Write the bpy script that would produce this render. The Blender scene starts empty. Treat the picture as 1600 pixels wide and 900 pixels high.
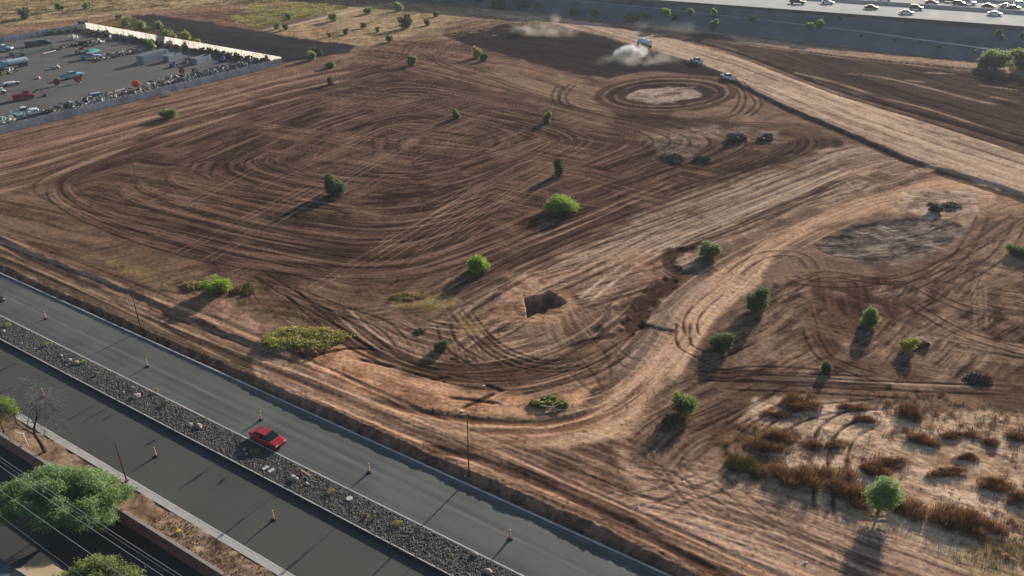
import bpy, math, random
import numpy as np
from mathutils import Vector, Matrix

# ------------------------------------------------------------------ camera, sky, sun, exposure
SC = bpy.context.scene
COL = SC.collection
F = 1248.0; TH = math.atan(670/1248.0); SN, CS = math.sin(TH), math.cos(TH); CAMH = 61.2
cam_d = bpy.data.cameras.new('camera'); cam = bpy.data.objects.new('camera', cam_d); COL.objects.link(cam)
cam.location = (0, 0, CAMH); cam.rotation_euler = (math.pi/2-TH, 0, 0)
cam_d.sensor_width = 36.0; cam_d.lens = 36*F/1600; cam_d.clip_end = 40000; cam_d.clip_start = 0.5
SC.camera = cam
SUN_EL = math.radians(16.4); SUN_AZ = math.atan2(.536, .844)
w = bpy.data.worlds.new('World'); SC.world = w; w.use_nodes = True
nt = w.node_tree
bg = nt.nodes['Background']; sky = nt.nodes.new('ShaderNodeTexSky')
sky.sky_type = 'NISHITA'; sky.sun_disc = False; sky.sun_elevation = SUN_EL; sky.sun_rotation = SUN_AZ
sky.air_density = 1.0; sky.dust_density = 1.5; sky.altitude = 450
nt.links.new(sky.outputs[0], bg.inputs[0]); bg.inputs[1].default_value = 0.075
sd = bpy.data.lights.new('sun', 'SUN'); sun = bpy.data.objects.new('sun', sd); COL.objects.link(sun)
sd.energy = 4.6; sd.angle = math.radians(0.5); sd.color = (1.0, 0.92, 0.83)
sv = Vector((math.sin(SUN_AZ)*math.cos(SUN_EL), math.cos(SUN_AZ)*math.cos(SUN_EL), math.sin(SUN_EL)))
sun.rotation_euler = sv.to_track_quat('Z', 'Y').to_euler(); sun.location = (0, 0, 200)
SC.view_settings.view_transform = 'Standard'; SC.view_settings.look = 'None'
SC.view_settings.gamma = 1; SC.view_settings.use_curve_mapping = False
SC.view_settings.exposure = 0.72
SC.render.engine = 'CYCLES'
SC.cycles.max_bounces = 6; SC.cycles.transparent_max_bounces = 12
SC.cycles.volume_step_rate = 2.0

# ------------------------------------------------------------------ helpers
RNG = np.random.default_rng(7); random.seed(7)
def lin(c):
    c = np.asarray(c, float)/255.0
    return np.where(c <= 0.04045, c/12.92, ((c+0.055)/1.055)**2.4)
def G(px, py, z=0.0):
    """ground point seen at a place of the photograph, on the level z"""
    u = (px-800)/F; v = (py-450)/F; t = (CAMH-z)/(SN+v*CS)
    return Vector((u*t, (CS-v*SN)*t, z))
def mpp(px, py, z=0.0):
    v = (py-450)/F
    return (CAMH-z)/(SN+v*CS)/F
RD = Vector((0.84410953, -0.53617077, 0)); RN = Vector((0.53617077, 0.84410953, 0))
def R(s, n, z=0.0): return RD*s + RN*n + Vector((0, 0, z))
ZR = -0.7                                       # level of the sunken street
KR = (CAMH-ZR)/CAMH
N_KERB, N_MEDN, N_MEDS, N_SWI, N_SWO, N_WALL = 54.5*KR, 47.0*KR, 43.1*KR, 35.1*KR, 34.25*KR, 31.15

def hash2(ix, iy, seed):
    h = (ix.astype(np.int64)*374761393 + iy.astype(np.int64)*668265263 + seed*974634777) & 0xffffffff
    h = ((h ^ (h >> 13))*1274126177) & 0xffffffff
    return ((h ^ (h >> 16)) & 0xffff).astype(np.float32)/65535.0
def noise2(x, y, seed=0):
    x = np.asarray(x, np.float32); y = np.asarray(y, np.float32)
    ix = np.floor(x); iy = np.floor(y); fx = x-ix; fy = y-iy
    fx = fx*fx*(3-2*fx); fy = fy*fy*(3-2*fy)
    a = hash2(ix, iy, seed); b = hash2(ix+1, iy, seed); c = hash2(ix, iy+1, seed); d = hash2(ix+1, iy+1, seed)
    return (a*(1-fx)+b*fx)*(1-fy)+(c*(1-fx)+d*fx)*fy
def fbm(x, y, seed=0, o=4):
    s = 0; a = 1; t = 0
    for k in range(o):
        s = s+a*noise2(x*2**k, y*2**k, seed+k*17); t += a; a *= .55
    return s/t
def sstep(a, b, x):
    t = np.clip((x-a)/(b-a), 0, 1); return t*t*(3-2*t)
def catmull(pts, n=6, closed=False):
    P = [np.array(p, float) for p in pts]
    if len(P) < 3: return P
    out = []
    m = len(P)
    rng = range(m) if closed else range(m-1)
    for i in rng:
        if closed: p0, p1, p2, p3 = P[i-1], P[i], P[(i+1) % m], P[(i+2) % m]
        else: p0, p1, p2, p3 = P[max(i-1, 0)], P[i], P[i+1], P[min(i+2, m-1)]
        for k in range(n):
            t = k/n
            out.append(.5*((2*p1)+(-p0+p2)*t+(2*p0-5*p1+4*p2-p3)*t*t+(-p0+3*p1-3*p2+p3)*t**3))
    out.append(P[0] if closed else P[-1])
    return out

def np_mesh(name, V, Fc, smooth=False):
    """mesh from numpy arrays, Fc is (m,k) with k = 3 or 4"""
    V = np.asarray(V, np.float32); Fc = np.asarray(Fc, np.int32)
    me = bpy.data.meshes.new(name); k = Fc.shape[1]
    me.vertices.add(len(V)); me.vertices.foreach_set('co', V.ravel())
    me.loops.add(Fc.size); me.loops.foreach_set('vertex_index', Fc.ravel())
    me.polygons.add(len(Fc)); me.polygons.foreach_set('loop_start', np.arange(0, Fc.size, k, dtype=np.int32))
    me.polygons.foreach_set('loop_total', np.full(len(Fc), k, np.int32))
    if smooth: me.polygons.foreach_set('use_smooth', np.ones(len(Fc), bool))
    me.update(calc_edges=True)
    return me
class MB:
    """collects simple solids and links them as one mesh object"""
    def __init__(s): s.v = []; s.f = []
    def add(s, vs, fs):
        o = len(s.v); s.v += [tuple(v) for v in vs]; s.f += [tuple(i+o for i in f) for f in fs]; return s
    def box(s, c, sz, rz=0, taper=1.0, tilt=0.0):
        x, y, z = [q/2 for q in sz]; vs = []
        for k, (a, b, e) in enumerate([(-1,-1,-1),(1,-1,-1),(1,1,-1),(-1,1,-1),(-1,-1,1),(1,-1,1),(1,1,1),(-1,1,1)]):
            t = taper if e > 0 else 1
            p = Vector((a*x*t, b*y*t, e*z))
            if tilt: p = Matrix.Rotation(tilt, 3, 'Y') @ p
            p = Matrix.Rotation(rz, 3, 'Z') @ p
            vs.append(p+Vector(c))
        return s.add(vs, [(3,2,1,0),(4,5,6,7),(0,1,5,4),(1,2,6,5),(2,3,7,6),(3,0,4,7)])
    def tube(s, pts, r, n=8, cap=True):
        pts = [Vector(p) for p in pts]; rs = r if isinstance(r, (list, tuple)) else [r]*len(pts); vs = []
        for i, p in enumerate(pts):
            d = (pts[min(i+1, len(pts)-1)]-pts[max(i-1, 0)]).normalized()
            a = d.orthogonal().normalized() if abs(d.z) < .95 else Vector((1, 0, 0)); a = (a-d*a.dot(d)).normalized(); b = d.cross(a)
            vs += [p+(a*math.cos(t*2*math.pi/n)+b*math.sin(t*2*math.pi/n))*rs[i] for t in range(n)]
        fs = [(i*n+j, i*n+(j+1) % n, (i+1)*n+(j+1) % n, (i+1)*n+j) for i in range(len(pts)-1) for j in range(n)]
        if cap: fs += [tuple(range(n-1, -1, -1)), tuple(range((len(pts)-1)*n, len(pts)*n))]
        return s.add(vs, fs)
    def loft(s, rings, cap=True):
        n = len(rings[0]); vs = [p for r in rings for p in r]
        fs = [(i*n+j, i*n+(j+1) % n, (i+1)*n+(j+1) % n, (i+1)*n+j) for i in range(len(rings)-1) for j in range(n)]
        if cap: fs += [tuple(range(n-1, -1, -1)), tuple(range((len(rings)-1)*n, len(rings)*n))]
        return s.add(vs, fs)
    def build(s, name, mat, parent=None, smooth=False, bevel=0, loc=None):
        me = bpy.data.meshes.new(name); me.from_pydata(s.v, [], s.f); me.update()
        me.materials.append(mat); o = bpy.data.objects.new(name, me); COL.objects.link(o)
        if smooth:
            for p in me.polygons: p.use_smooth = True
        if bevel:
            b = o.modifiers.new('bevel', 'BEVEL'); b.width = bevel; b.segments = 2; b.limit_method = 'ANGLE'
        if parent: o.parent = parent
        if loc is not None: o.location = loc
        return o
def tag(o, label=None, cat=None, group=None, kind=None):
    if label: o['label'] = label
    if cat: o['category'] = cat
    if group: o['group'] = group
    if kind: o['kind'] = kind
    return o
def empty(name, loc, rz=0, sc=1.0):
    o = bpy.data.objects.new(name, None); COL.objects.link(o); o.location = loc; o.rotation_euler = (0, 0, rz)
    o.scale = (sc, sc, sc) if not isinstance(sc, tuple) else sc; o.empty_display_size = .3
    return o
def kids(o): return [c for c in bpy.data.objects if c.parent == o]
KID = {}
def copy_tree(o, parent=None):
    if o.name not in KID: KID[o.name] = kids(o)
    ch = KID[o.name]
    c = o.copy(); COL.objects.link(c); c.parent = parent
    for k in ch: copy_tree(k, c)
    return c

# ------------------------------------------------------------------ materials
def mat(name, rgb, rough=.8, metal=0, var=.0, vscale=1.0, bump=0, bscale=8.0, spec=.5, rgb2=None, emit=None, coat=0):
    """principled material whose colour wanders between two tones over a procedural noise"""
    m = bpy.data.materials.new(name); m.use_nodes = True; t = m.node_tree; b = t.nodes['Principled BSDF']
    c = list(lin(rgb)); b.inputs['Roughness'].default_value = rough; b.inputs['Metallic'].default_value = metal
    b.inputs['Specular IOR Level'].default_value = spec
    if coat: b.inputs['Coat Weight'].default_value = coat
    tc = t.nodes.new('ShaderNodeTexCoord')
    nz = t.nodes.new('ShaderNodeTexNoise'); nz.inputs['Scale'].default_value = vscale; nz.inputs['Detail'].default_value = 6
    t.links.new(tc.outputs['Object'], nz.inputs['Vector'])
    mx = t.nodes.new('ShaderNodeMix'); mx.data_type = 'RGBA'
    c2 = list(lin(rgb2)) if rgb2 else [q*(1-var) for q in c]
    mr = t.nodes.new('ShaderNodeMapRange'); mr.inputs[1].default_value = .35; mr.inputs[2].default_value = .65
    t.links.new(nz.outputs[0], mr.inputs[0]); t.links.new(mr.outputs[0], mx.inputs[0])
    mx.inputs[6].default_value = c+[1]; mx.inputs[7].default_value = c2+[1]
    t.links.new(mx.outputs[2], b.inputs['Base Color'])
    if bump:
        n2 = t.nodes.new('ShaderNodeTexNoise'); n2.inputs['Scale'].default_value = bscale; n2.inputs['Detail'].default_value = 5
        t.links.new(tc.outputs['Object'], n2.inputs['Vector'])
        bp = t.nodes.new('ShaderNodeBump'); bp.inputs['Distance'].default_value = bump; bp.inputs['Strength'].default_value = 1
        t.links.new(n2.outputs[0], bp.inputs['Height']); t.links.new(bp.outputs[0], b.inputs['Normal'])
    return m
def leaf_mat(name, a, b_, c_=None, trans=.35):
    m = bpy.data.materials.new(name); m.use_nodes = True; t = m.node_tree; b = t.nodes['Principled BSDF']
    b.inputs['Roughness'].default_value = .6; b.inputs['Specular IOR Level'].default_value = .25
    g = t.nodes.new('ShaderNodeNewGeometry'); r = t.nodes.new('ShaderNodeValToRGB')
    r.color_ramp.elements[0].color = list(lin(a))+[1]; r.color_ramp.elements[1].color = list(lin(b_))+[1]
    if c_: e = r.color_ramp.elements.new(.5); e.color = list(lin(c_))+[1]
    tc = t.nodes.new('ShaderNodeTexCoord'); nz = t.nodes.new('ShaderNodeTexNoise'); nz.inputs['Scale'].default_value = .9
    t.links.new(tc.outputs['Object'], nz.inputs['Vector'])
    mt = t.nodes.new('ShaderNodeMath'); mt.operation = 'ADD'; mt.inputs[1].default_value = 0
    mu = t.nodes.new('ShaderNodeMath'); mu.operation = 'MULTIPLY'; mu.inputs[1].default_value = .5
    t.links.new(g.outputs['Random Per Island'], mu.inputs[0]); t.links.new(mu.outputs[0], mt.inputs[0])
    m3 = t.nodes.new('ShaderNodeMapRange'); m3.inputs[1].default_value = .3; m3.inputs[2].default_value = .7; m3.inputs[4].default_value = .5
    t.links.new(nz.outputs[0], m3.inputs[0]); t.links.new(m3.outputs[0], mt.inputs[1])
    t.links.new(mt.outputs[0], r.inputs[0]); t.links.new(r.outputs[0], b.inputs['Base Color'])
    tr = t.nodes.new('ShaderNodeBsdfTranslucent'); mx = t.nodes.new('ShaderNodeMixShader'); mx.inputs[0].default_value = trans
    t.links.new(r.outputs[0], tr.inputs[0]); t.links.new(b.outputs[0], mx.inputs[1]); t.links.new(tr.outputs[0], mx.inputs[2])
    t.links.new(mx.outputs[0], t.nodes['Material Output'].inputs[0])
    return m
M = {
 'conc': mat('concrete', (176,172,164), .85, var=.2, vscale=.7, bump=.01),
 'kerb': mat('kerb_concrete', (190,186,178), .85, var=.25, vscale=.9),
 'gutter': mat('gutter_concrete', (104,106,104), .85, var=.22, vscale=.5),
 'rust': mat('rusty_steel', (92,44,32), .8, rgb2=(60,30,26), vscale=2),
 'steel': mat('galvanised_steel', (120,125,130), .5, .6, var=.3, vscale=2),
 'black': mat('black_rubber', (22,22,23), .8, var=.3),
 'orange': mat('orange_plastic', (215,70,30), .5, var=.1),
 'white': mat('white_paint', (215,215,212), .45, var=.08),
 'reflective': mat('reflective_white', (225,222,215), .4, var=.05),
 'amber': mat('amber_lens', (240,170,60), .3),
 'yellow': mat('yellow_paint', (215,190,40), .5, var=.15),
 'glass': mat('dark_glass', (18,22,26), .08, spec=.8),
 'chrome': mat('chrome', (160,160,160), .25, .9),
 'tail': mat('tail_lamp_red', (130,15,15), .3),
 'lamp': mat('head_lamp_clear', (210,210,205), .15),
 'rock': mat('pale_boulder', (168,158,142), .9, rgb2=(120,112,102), vscale=2, bump=.05, bscale=4),
 'wood': mat('sawn_timber', (186,150,104), .8, var=.2, vscale=3),
 'bark': mat('bark', (66,54,44), .95, rgb2=(42,34,28), vscale=5, bump=.02, bscale=12),
 'twig': mat('pale_twigs', (122,119,114), .95, rgb2=(96,93,90), vscale=2),
 'wire': mat('wire_aluminium', (150,160,160), .5, .5),
 'block': mat('block_wall_render', (128,92,80), .9, rgb2=(108,82,74), vscale=.6, bump=.01),
 'cap': mat('wall_cap', (150,142,134), .9, var=.15),
 'tarp': mat('teal_tarp', (40,140,135), .6, var=.1),
 'blue': mat('blue_paint', (40,70,140), .4, var=.2),
 'container': mat('grey_blue_container', (118,132,142), .6, rgb2=(98,112,122), vscale=.8),
 'darkmetal': mat('dark_metal', (48,50,52), .6, .3, var=.4),
 'redmetal': mat('red_machine_paint', (165,38,34), .5, rgb2=(120,40,36), vscale=2),
 'greenmetal': mat('grey_green_paint', (70,90,88), .6, var=.3),
 'tan': mat('tan_canvas', (170,150,115), .8, var=.2),
 'pvc': mat('pale_green_sacks', (170,205,190), .6, rgb2=(90,130,120), vscale=1.2),
 'dirtpile': mat('piled_soil', (96,74,60), .95, rgb2=(70,55,47), vscale=1.0, bump=.12, bscale=3),
 'roof': mat('tan_roof', (150,134,104), .9, var=.15, vscale=.7),
 'roofgrey': mat('grey_roof', (70,84,92), .8, var=.15),
 'leaf_bright': leaf_mat('bright_green_leaves', (98,128,44), (180,196,100), (136,160,68), .6),
 'leaf_mid': leaf_mat('mid_green_leaves', (90,106,58), (168,174,114), (126,140,84), .6),
 'leaf_dark': leaf_mat('dark_green_leaves', (74,88,58), (134,144,98), (102,116,76), .55),
 'leaf_grey': leaf_mat('grey_green_leaves', (66,78,56), (118,122,88), (90,98,70), .3),
 'leaf_yellow': leaf_mat('yellow_green_leaves', (118,116,52), (214,204,124), (164,160,84), .4),
 'leaf_mesq': leaf_mat('mesquite_leaves', (92,120,72), (178,192,142), (134,158,104), .62),
 'dry_brown': leaf_mat('dry_brown_twigs', (78,58,44), (164,128,90), (118,86,58), .3),
 'dry_olive': leaf_mat('dry_olive_grass', (74,66,34), (140,124,66), (104,94,48), .2),
 'dry_pale': leaf_mat('dry_pale_grass', (128,110,66), (196,176,116), (160,142,88), .25),
 'dry_black': leaf_mat('dead_dark_twigs', (48,42,38), (104,90,78), (72,62,54), .1),
}
PAINT = {}
def paint(name, rgb, rough=.35, metal=.0):
    if name not in PAINT: PAINT[name] = mat(name, rgb, rough, metal, var=.05, coat=.5)
    return PAINT[name]
# ------------------------------------------------------------------ ground sheet: one mesh, denser where it is near
px_ax = np.concatenate([np.arange(-1800, -230, 10), np.arange(-230, 1831, 1.35), np.arange(1836, 3500, 10)]).astype(np.float32)
py_ax = np.concatenate([[-217.5, -214, -208, -200, -190, -180], np.arange(-170, 1012, 1.0), [1040, 1100, 1200, 1400, 1900, 3200]]).astype(np.float32)
NX, NY = len(px_ax), len(py_ax)
PXG, PYG = np.meshgrid(px_ax, py_ax)
_v = (PYG-450)/F; _t = CAMH/(SN+_v*CS)
XG = ((PXG-800)/F*_t).astype(np.float32); YG = ((CS-_v*SN)*_t).astype(np.float32)
SG = (XG*RD.x+YG*RD.y).astype(np.float32); NG = (XG*RN.x+YG*RN.y).astype(np.float32)
CG = np.zeros((NY, NX, 3), np.float32); HG = np.zeros((NY, NX), np.float32)
def win(x0, y0, x1, y1):
    i0 = max(0, np.searchsorted(py_ax, y0)-1); i1 = min(NY, np.searchsorted(py_ax, y1)+1)
    j0 = max(0, np.searchsorted(px_ax, x0)-1); j1 = min(NX, np.searchsorted(px_ax, x1)+1)
    return (slice(i0, max(i1, i0+1)), slice(j0, max(j1, j0+1)))
def poly_mask(pts, soft=8, rag=8, rscale=3.0, seed=1):
    """soft, ragged mask of an area drawn on the ground"""
    P = np.array(pts, float); e = soft+rag+4
    W = win(P[:, 0].min()-e, P[:, 1].min()-e, P[:, 0].max()+e, P[:, 1].max()+e)
    x = PXG[W]; y = PYG[W]; ins = np.zeros(x.shape, bool); dm = np.full(x.shape, 1e9, np.float32)
    n = len(P)
    for i in range(n):
        a = P[i]; b = P[(i+1) % n]; dx, dy = b-a
        if dy != 0:
            c = ((a[1] > y) != (b[1] > y)) & (x < (b[0]-a[0])*(y-a[1])/dy+a[0]); ins ^= c
        t = np.clip(((x-a[0])*dx+(y-a[1])*dy)/(dx*dx+dy*dy+1e-9), 0, 1)
        dm = np.minimum(dm, np.hypot(x-a[0]-t*dx, y-a[1]-t*dy))
    sd_ = np.where(ins, dm, -dm)
    if rag: sd_ = sd_+(fbm(XG[W]/rscale, YG[W]/rscale, seed, 4)-.5)*2.4*rag
    return W, sstep(-soft/2, soft/2, sd_)
def spine(pts, W=None, closed=False, sub=5):
    """(along, across) coordinates in metres of a guide line drawn on the ground"""
    if W is None: W = (slice(0, NY), slice(0, NX))
    Q = catmull([tuple(G(*p))[:2] for p in pts], sub, closed)
    X = XG[W]; Y = YG[W]; D = np.full(X.shape, 1e9, np.float32); Sg = np.zeros(X.shape, np.float32); Si = np.ones(X.shape, np.float32); acc = 0
    for a, b in zip(Q[:-1], Q[1:]):
        d = b-a; L = math.hypot(*d)
        if L < 1e-6: continue
        u = d/L; al = (X-a[0])*u[0]+(Y-a[1])*u[1]; ac = -(X-a[0])*u[1]+(Y-a[1])*u[0]
        tc = np.clip(al, 0, L); dd = np.hypot(al-tc, ac); k = dd < D
        D = np.where(k, dd, D); Sg = np.where(k, acc+(tc if (closed) else tc), Sg); Si = np.where(k, np.sign(ac), Si); acc += L
    # let the line run on straight past its ends
    a, b = Q[0], Q[1]; u = (b-a)/np.hypot(*(b-a)); al = (X-a[0])*u[0]+(Y-a[1])*u[1]
    if not closed:
        k = (al < 0) & (Sg <= .01); ac = -(X-a[0])*u[1]+(Y-a[1])*u[0]
        D = np.where(k, np.abs(ac), D); Sg = np.where(k, al, Sg); Si = np.where(k, np.sign(ac), Si)
        a, b = Q[-2], Q[-1]; u = (b-a)/np.hypot(*(b-a)); al = (X-b[0])*u[0]+(Y-b[1])*u[1]; ac = -(X-b[0])*u[1]+(Y-b[1])*u[0]
        k = (al > 0) & (Sg >= acc-.01); D = np.where(k, np.abs(ac), D); Sg = np.where(k, acc+al, Sg); Si = np.where(k, np.sign(ac), Si)
    return Sg, D*Si
def streaks(s, d, seed, ls=16., ld=.5, rough=.25):
    wob = (noise2(s/9, d/6, seed+5)-.5)*1.2+(noise2(s/30, d/4.5, seed+6)-.5)*2.0
    v = .42*noise2(s/ls, (d+wob)/ld, seed)+.30*noise2(s/(ls*2.2), (d+wob)/(ld*3), seed+1)+.16*noise2(s/(ls*.35), d/(ld*.6), seed+2)+.12*noise2(s/(ls*3.5), d/(ld*9), seed+3)
    v = (v-.5)*2.1+.5
    iso = fbm(s/2.2, d/2.2, seed+9, 4)
    ra = 1-np.abs(2*noise2(s/(ls*2), (d+wob)/(ld*3.2), seed+11)-1)/.16; rb = 1-np.abs(2*noise2(s/(ls*1.7), (d+wob)/(ld*2.6), seed+12)-1)/.16
    gate = noise2(s/(ls*.8), d/(ld*5), seed+13)
    v = v+(.34*np.clip(ra, 0, 1)*sstep(.35, .6, gate)-.40*np.clip(rb, 0, 1)*sstep(.35, .6, 1-gate))*(1-rough)
    fine = (noise2(s/3.0, d/.20, seed+14)-.5)*.34+(noise2(s/.5, d/.3, seed+15)-.5)*.30
    return np.clip(((v-.5)*1.25+.5)*(1-rough)+((iso-.5)*2.4+.5)*rough+fine, 0, 1)
def brush(pts, sp, dark, light, seed, soft=14, rag=10, ls=16, ld=.5, amp=.10, alpha=1.0, rough=.25, closed=False, bias=0., patch=.25, gamma=1.0, pm=0, pms=12.):
    W, m = poly_mask(pts, soft, rag, 4.0, seed)
    if pm: m = m*sstep(pm-.02, pm+.16, fbm(XG[W]/pms, YG[W]/pms, seed+50, 3))
    s, d = spine(sp, W, closed) if not callable(sp) else sp(W)
    ld = ld*.52
    v = np.clip(streaks(s, d, seed, ls, ld, rough)+bias+(fbm(XG[W]/18, YG[W]/18, seed+31, 3)-.5)*patch*2, 0, 1)**gamma
    c = lin(dark)*(1-v[..., None])+lin(light)*v[..., None]
    a = (m*alpha)[..., None]
    CG[W] = CG[W]*(1-a)+c*a
    HG[W] = HG[W]*(1-m*alpha)+(v-.5)*amp*.36*m
def stroke(pts, prof, col=None, closed=False, maxw=2.0, brk=.0, seed=3, brks=6.0, sub=6, fade=True, px=True):
    """a line on the ground; prof(D, s) -> (cover, height)"""
    Q = catmull([tuple(G(*p))[:2] if px else p for p in pts], sub, closed)
    acc = 0; D = None
    # window
    xs, ys = [], []
    for q in Q:
        zc = q[1]*CS+CAMH*SN; yc = -(q[1]*SN-CAMH*CS); X0 = 800+F*q[0]/zc; Y0 = 450+F*yc/zc; r = maxw*F/zc+3
        xs += [X0-r, X0+r]; ys += [Y0-r, Y0+r]
    W = win(min(xs), min(ys), max(xs), max(ys)); X = XG[W]; Y = YG[W]
    D = np.full(X.shape, 1e9, np.float32); S_ = np.zeros(X.shape, np.float32)
    for k, (a, b) in enumerate(zip(Q[:-1], Q[1:])):
        d = b-a; L = math.hypot(*d)
        if L < 1e-6: continue
        w_ = win(min(xs[2*k], xs[2*k+2]), min(ys[2*k], ys[2*k+2]), max(xs[2*k+1], xs[2*k+3]), max(ys[2*k+1], ys[2*k+3]))
        w_ = (slice(max(w_[0].start, W[0].start)-W[0].start, max(0, min(w_[0].stop, W[0].stop)-W[0].start)), slice(max(w_[1].start, W[1].start)-W[1].start, max(0, min(w_[1].stop, W[1].stop)-W[1].start)))
        x = X[w_]; y = Y[w_]
        if x.size == 0: acc += L; continue
        u = d/L; al = np.clip((x-a[0])*u[0]+(y-a[1])*u[1], 0, L)
        dd = np.hypot(x-a[0]-al*u[0], y-a[1]-al*u[1]); kk = dd < D[w_]
        D[w_] = np.where(kk, dd, D[w_]); S_[w_] = np.where(kk, acc+al, S_[w_]); acc += L
    c, h = prof(D, S_)
    if fade and not closed: f_ = sstep(0, min(6, acc*.2), S_)*sstep(0, min(6, acc*.2), acc-S_); c = c*f_; h = h*f_
    if brk: b_ = sstep(brk-.25, brk+.25, noise2(X/brks, Y/brks, seed)*.7+noise2(S_/3, D/.4, seed+1)*.3); c = c*b_
    HG[W] += h
    if col is not None:
        c = np.clip(c, 0, 1)[..., None]; CG[W] = CG[W]*(1-c)+lin(col)*c
def g_(D, c, w_): return np.exp(-((D-c)/w_)**2)
def line(w_, h=0., a=1.): return lambda D, s: (a*(1-sstep(w_*.5, w_*.9, D+(noise2(s/2.5, s*0, 4)-.5)*w_*.5)), h*g_(D, 0, w_*.7))
def ruts(gauge=.9, w_=.22, h=-.07, a=.8):
    w_ = w_*.75
    return lambda D, s: (a*g_(D, gauge, w_)*(.35+.9*noise2(s/2.5, D*0, 8)), (h*g_(D, gauge, w_)-h*.6*(g_(D, gauge+.42, w_)+g_(D, gauge-.42, w_)))*.42)
def band(w_, a=1., h=0.): return lambda D, s: (a*(1-sstep(w_*.8, w_*1.15, D+(noise2(s/4, D/2, 5)-.5)*w_*.6)), h*(1-sstep(w_*.6, w_*1.2, D)))
def berm(w_, h): return lambda D, s: (g_(D, 0, w_)*0, h*g_(D, 0, w_)*(.7+.6*noise2(s/3, s*0, 2)))

# base soil everywhere
_n1 = fbm(XG/30, YG/30, 1, 4); _n2 = fbm(XG/3, YG/3, 2, 4); _v0 = np.clip((.5*_n1+.5*_n2-.5)*2.4+.5, 0, 1)[..., None]
CG[:] = lin((96, 76, 62))*(1-_v0)+lin((140, 114, 92))*_v0; HG[:] = (_n2-.5)*.12
ROADP = [(-1430, -220), (800, 780)]
def roadflow(W): return SG[W], NG[W]

# --- far scrub desert in the top left, and the ground beyond
brush([(-230,-172),(1830,-172),(1830,-20),(1000,-10),(700,14),(0,50),(-230,70)], roadflow, (116,98,74), (166,144,110), 40, soft=8, rag=4, ls=12, ld=3, rough=.7)
brush([(-230,60),(-230,-40),(470,-40),(420,5),(210,18),(0,46)], [(0,40),(400,0)], (108,92,64), (172,150,108), 41, soft=5, rag=3, ls=20, ld=3, rough=.6, amp=.2)
brush([(385,48),(560,8),(560,-20),(400,-10),(330,20),(380,40)], [(390,40),(560,8)], (84,76,46), (134,118,74), 42, soft=4, rag=4, ls=14, ld=2, rough=.7, amp=.25)
brush([(410,50),(600,6),(760,6),(880,25),(760,60),(640,66),(560,72)], [(410,60),(800,20)], (128,106,80), (176,150,112), 43, soft=6, rag=4, ls=14, ld=2.5, rough=.6, amp=.15)
brush([(80,52),(200,26),(350,50),(330,78),(440,96),(410,96),(140,44)], [(80,50),(400,90)], (86,74,40), (140,108,64), 44, soft=4, rag=4, ls=8, ld=2, rough=.7, amp=.2)
brush([(215,26),(400,8),(395,44),(330,40),(260,32)], [(215,26),(400,20)], (96,74,58), (138,108,84), 45, soft=4, rag=4, ls=8, ld=1.6, rough=.5, amp=.2)
# dirt road along the top left
brush([(-230,62),(0,44),(120,30),(250,15),(400,5),(620,-4),(900,-4),(900,6),(700,5),(600,4),(430,10),(300,20),(180,31),(60,44),(-230,78)], [(-230,68),(0,48),(250,20),(600,0),(900,0)], (112,84,64), (160,128,100), 46, soft=3, rag=1, ls=40, ld=.8, rough=.1, amp=.1)
# dark graded soil north of the yard
brush([(205,25),(240,22),(330,36),(400,48),(470,60),(556,72),(545,82),(490,91),(445,100),(360,84),(290,66),(250,52)], [(220,25),(400,65),(540,78)], (58,56,56), (76,72,70), 47, soft=3, rag=2, ls=25, ld=1.2, rough=.2, amp=.08)
stroke([(405,50),(470,36),(530,22),(590,9),(640,2)], line(2.2,0,.9), (178,156,130), maxw=4)

# --- main ploughed field, tracks nested round a closed loop
_E = [((75,300),(560,425)), ((640,425),(1130,240)), ((1180,215),(640,105)), ((600,105),(60,285))]
def loopflow(W):
    X = XG[W]; Y = YG[W]; cx, cy = G(610, 255)[:2]; wx = (fbm(X/40, Y/40, 77, 2)-.5)*10; k = 7.0; acc = 0
    for a, b in _E:
        a = np.array(G(*a)[:2]); b = np.array(G(*b)[:2]); u = (b-a)/np.hypot(*(b-a)); nn = np.array([-u[1], u[0]])
        if (np.array([cx, cy])-a) @ nn < 0: nn = -nn
        acc = acc+np.exp(-np.clip(((X-a[0])*nn[0]+(Y-a[1])*nn[1]), -80, 200)/k)
    d = -k*np.log(acc)+wx*.4; s = np.arctan2(Y-cy, X-cx)*45
    return s.astype(np.float32), d.astype(np.float32)
brush([(-230,300),(-230,262),(0,216),(440,106),(560,94),(650,66),(745,72),(840,102),(940,130),(960,165),(1090,185),(1250,205),(1340,228),(1230,262),(1060,335),(890,400),(780,450),(640,500),(520,490),(420,470),(200,450),(0,362)], loopflow, (68,50,40), (124,97,79), 50, soft=14, rag=10, ls=14, ld=.55, amp=.16, rough=.26, bias=-.10, patch=.22, gamma=1.2)
# lighter strip along the yard fence
brush([(-230,290),(-230,256),(0,212),(445,104),(540,96),(560,130),(430,150),(260,200),(120,260),(0,320)], [(-230,285),(0,240),(450,125),(640,85)], (92,68,52), (154,122,98), 51, soft=26, rag=12, ls=26, ld=.7, amp=.14, rough=.12, alpha=.85)
brush([(-60,362),(0,300),(70,280),(110,330),(250,400),(400,440),(420,470),(300,470),(120,420)], [(-60,330),(100,370),(420,450)], (88,70,54), (134,108,84), 52, soft=26, rag=12, ls=20, ld=1.4, amp=.10, rough=.3, alpha=.8)
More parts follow.
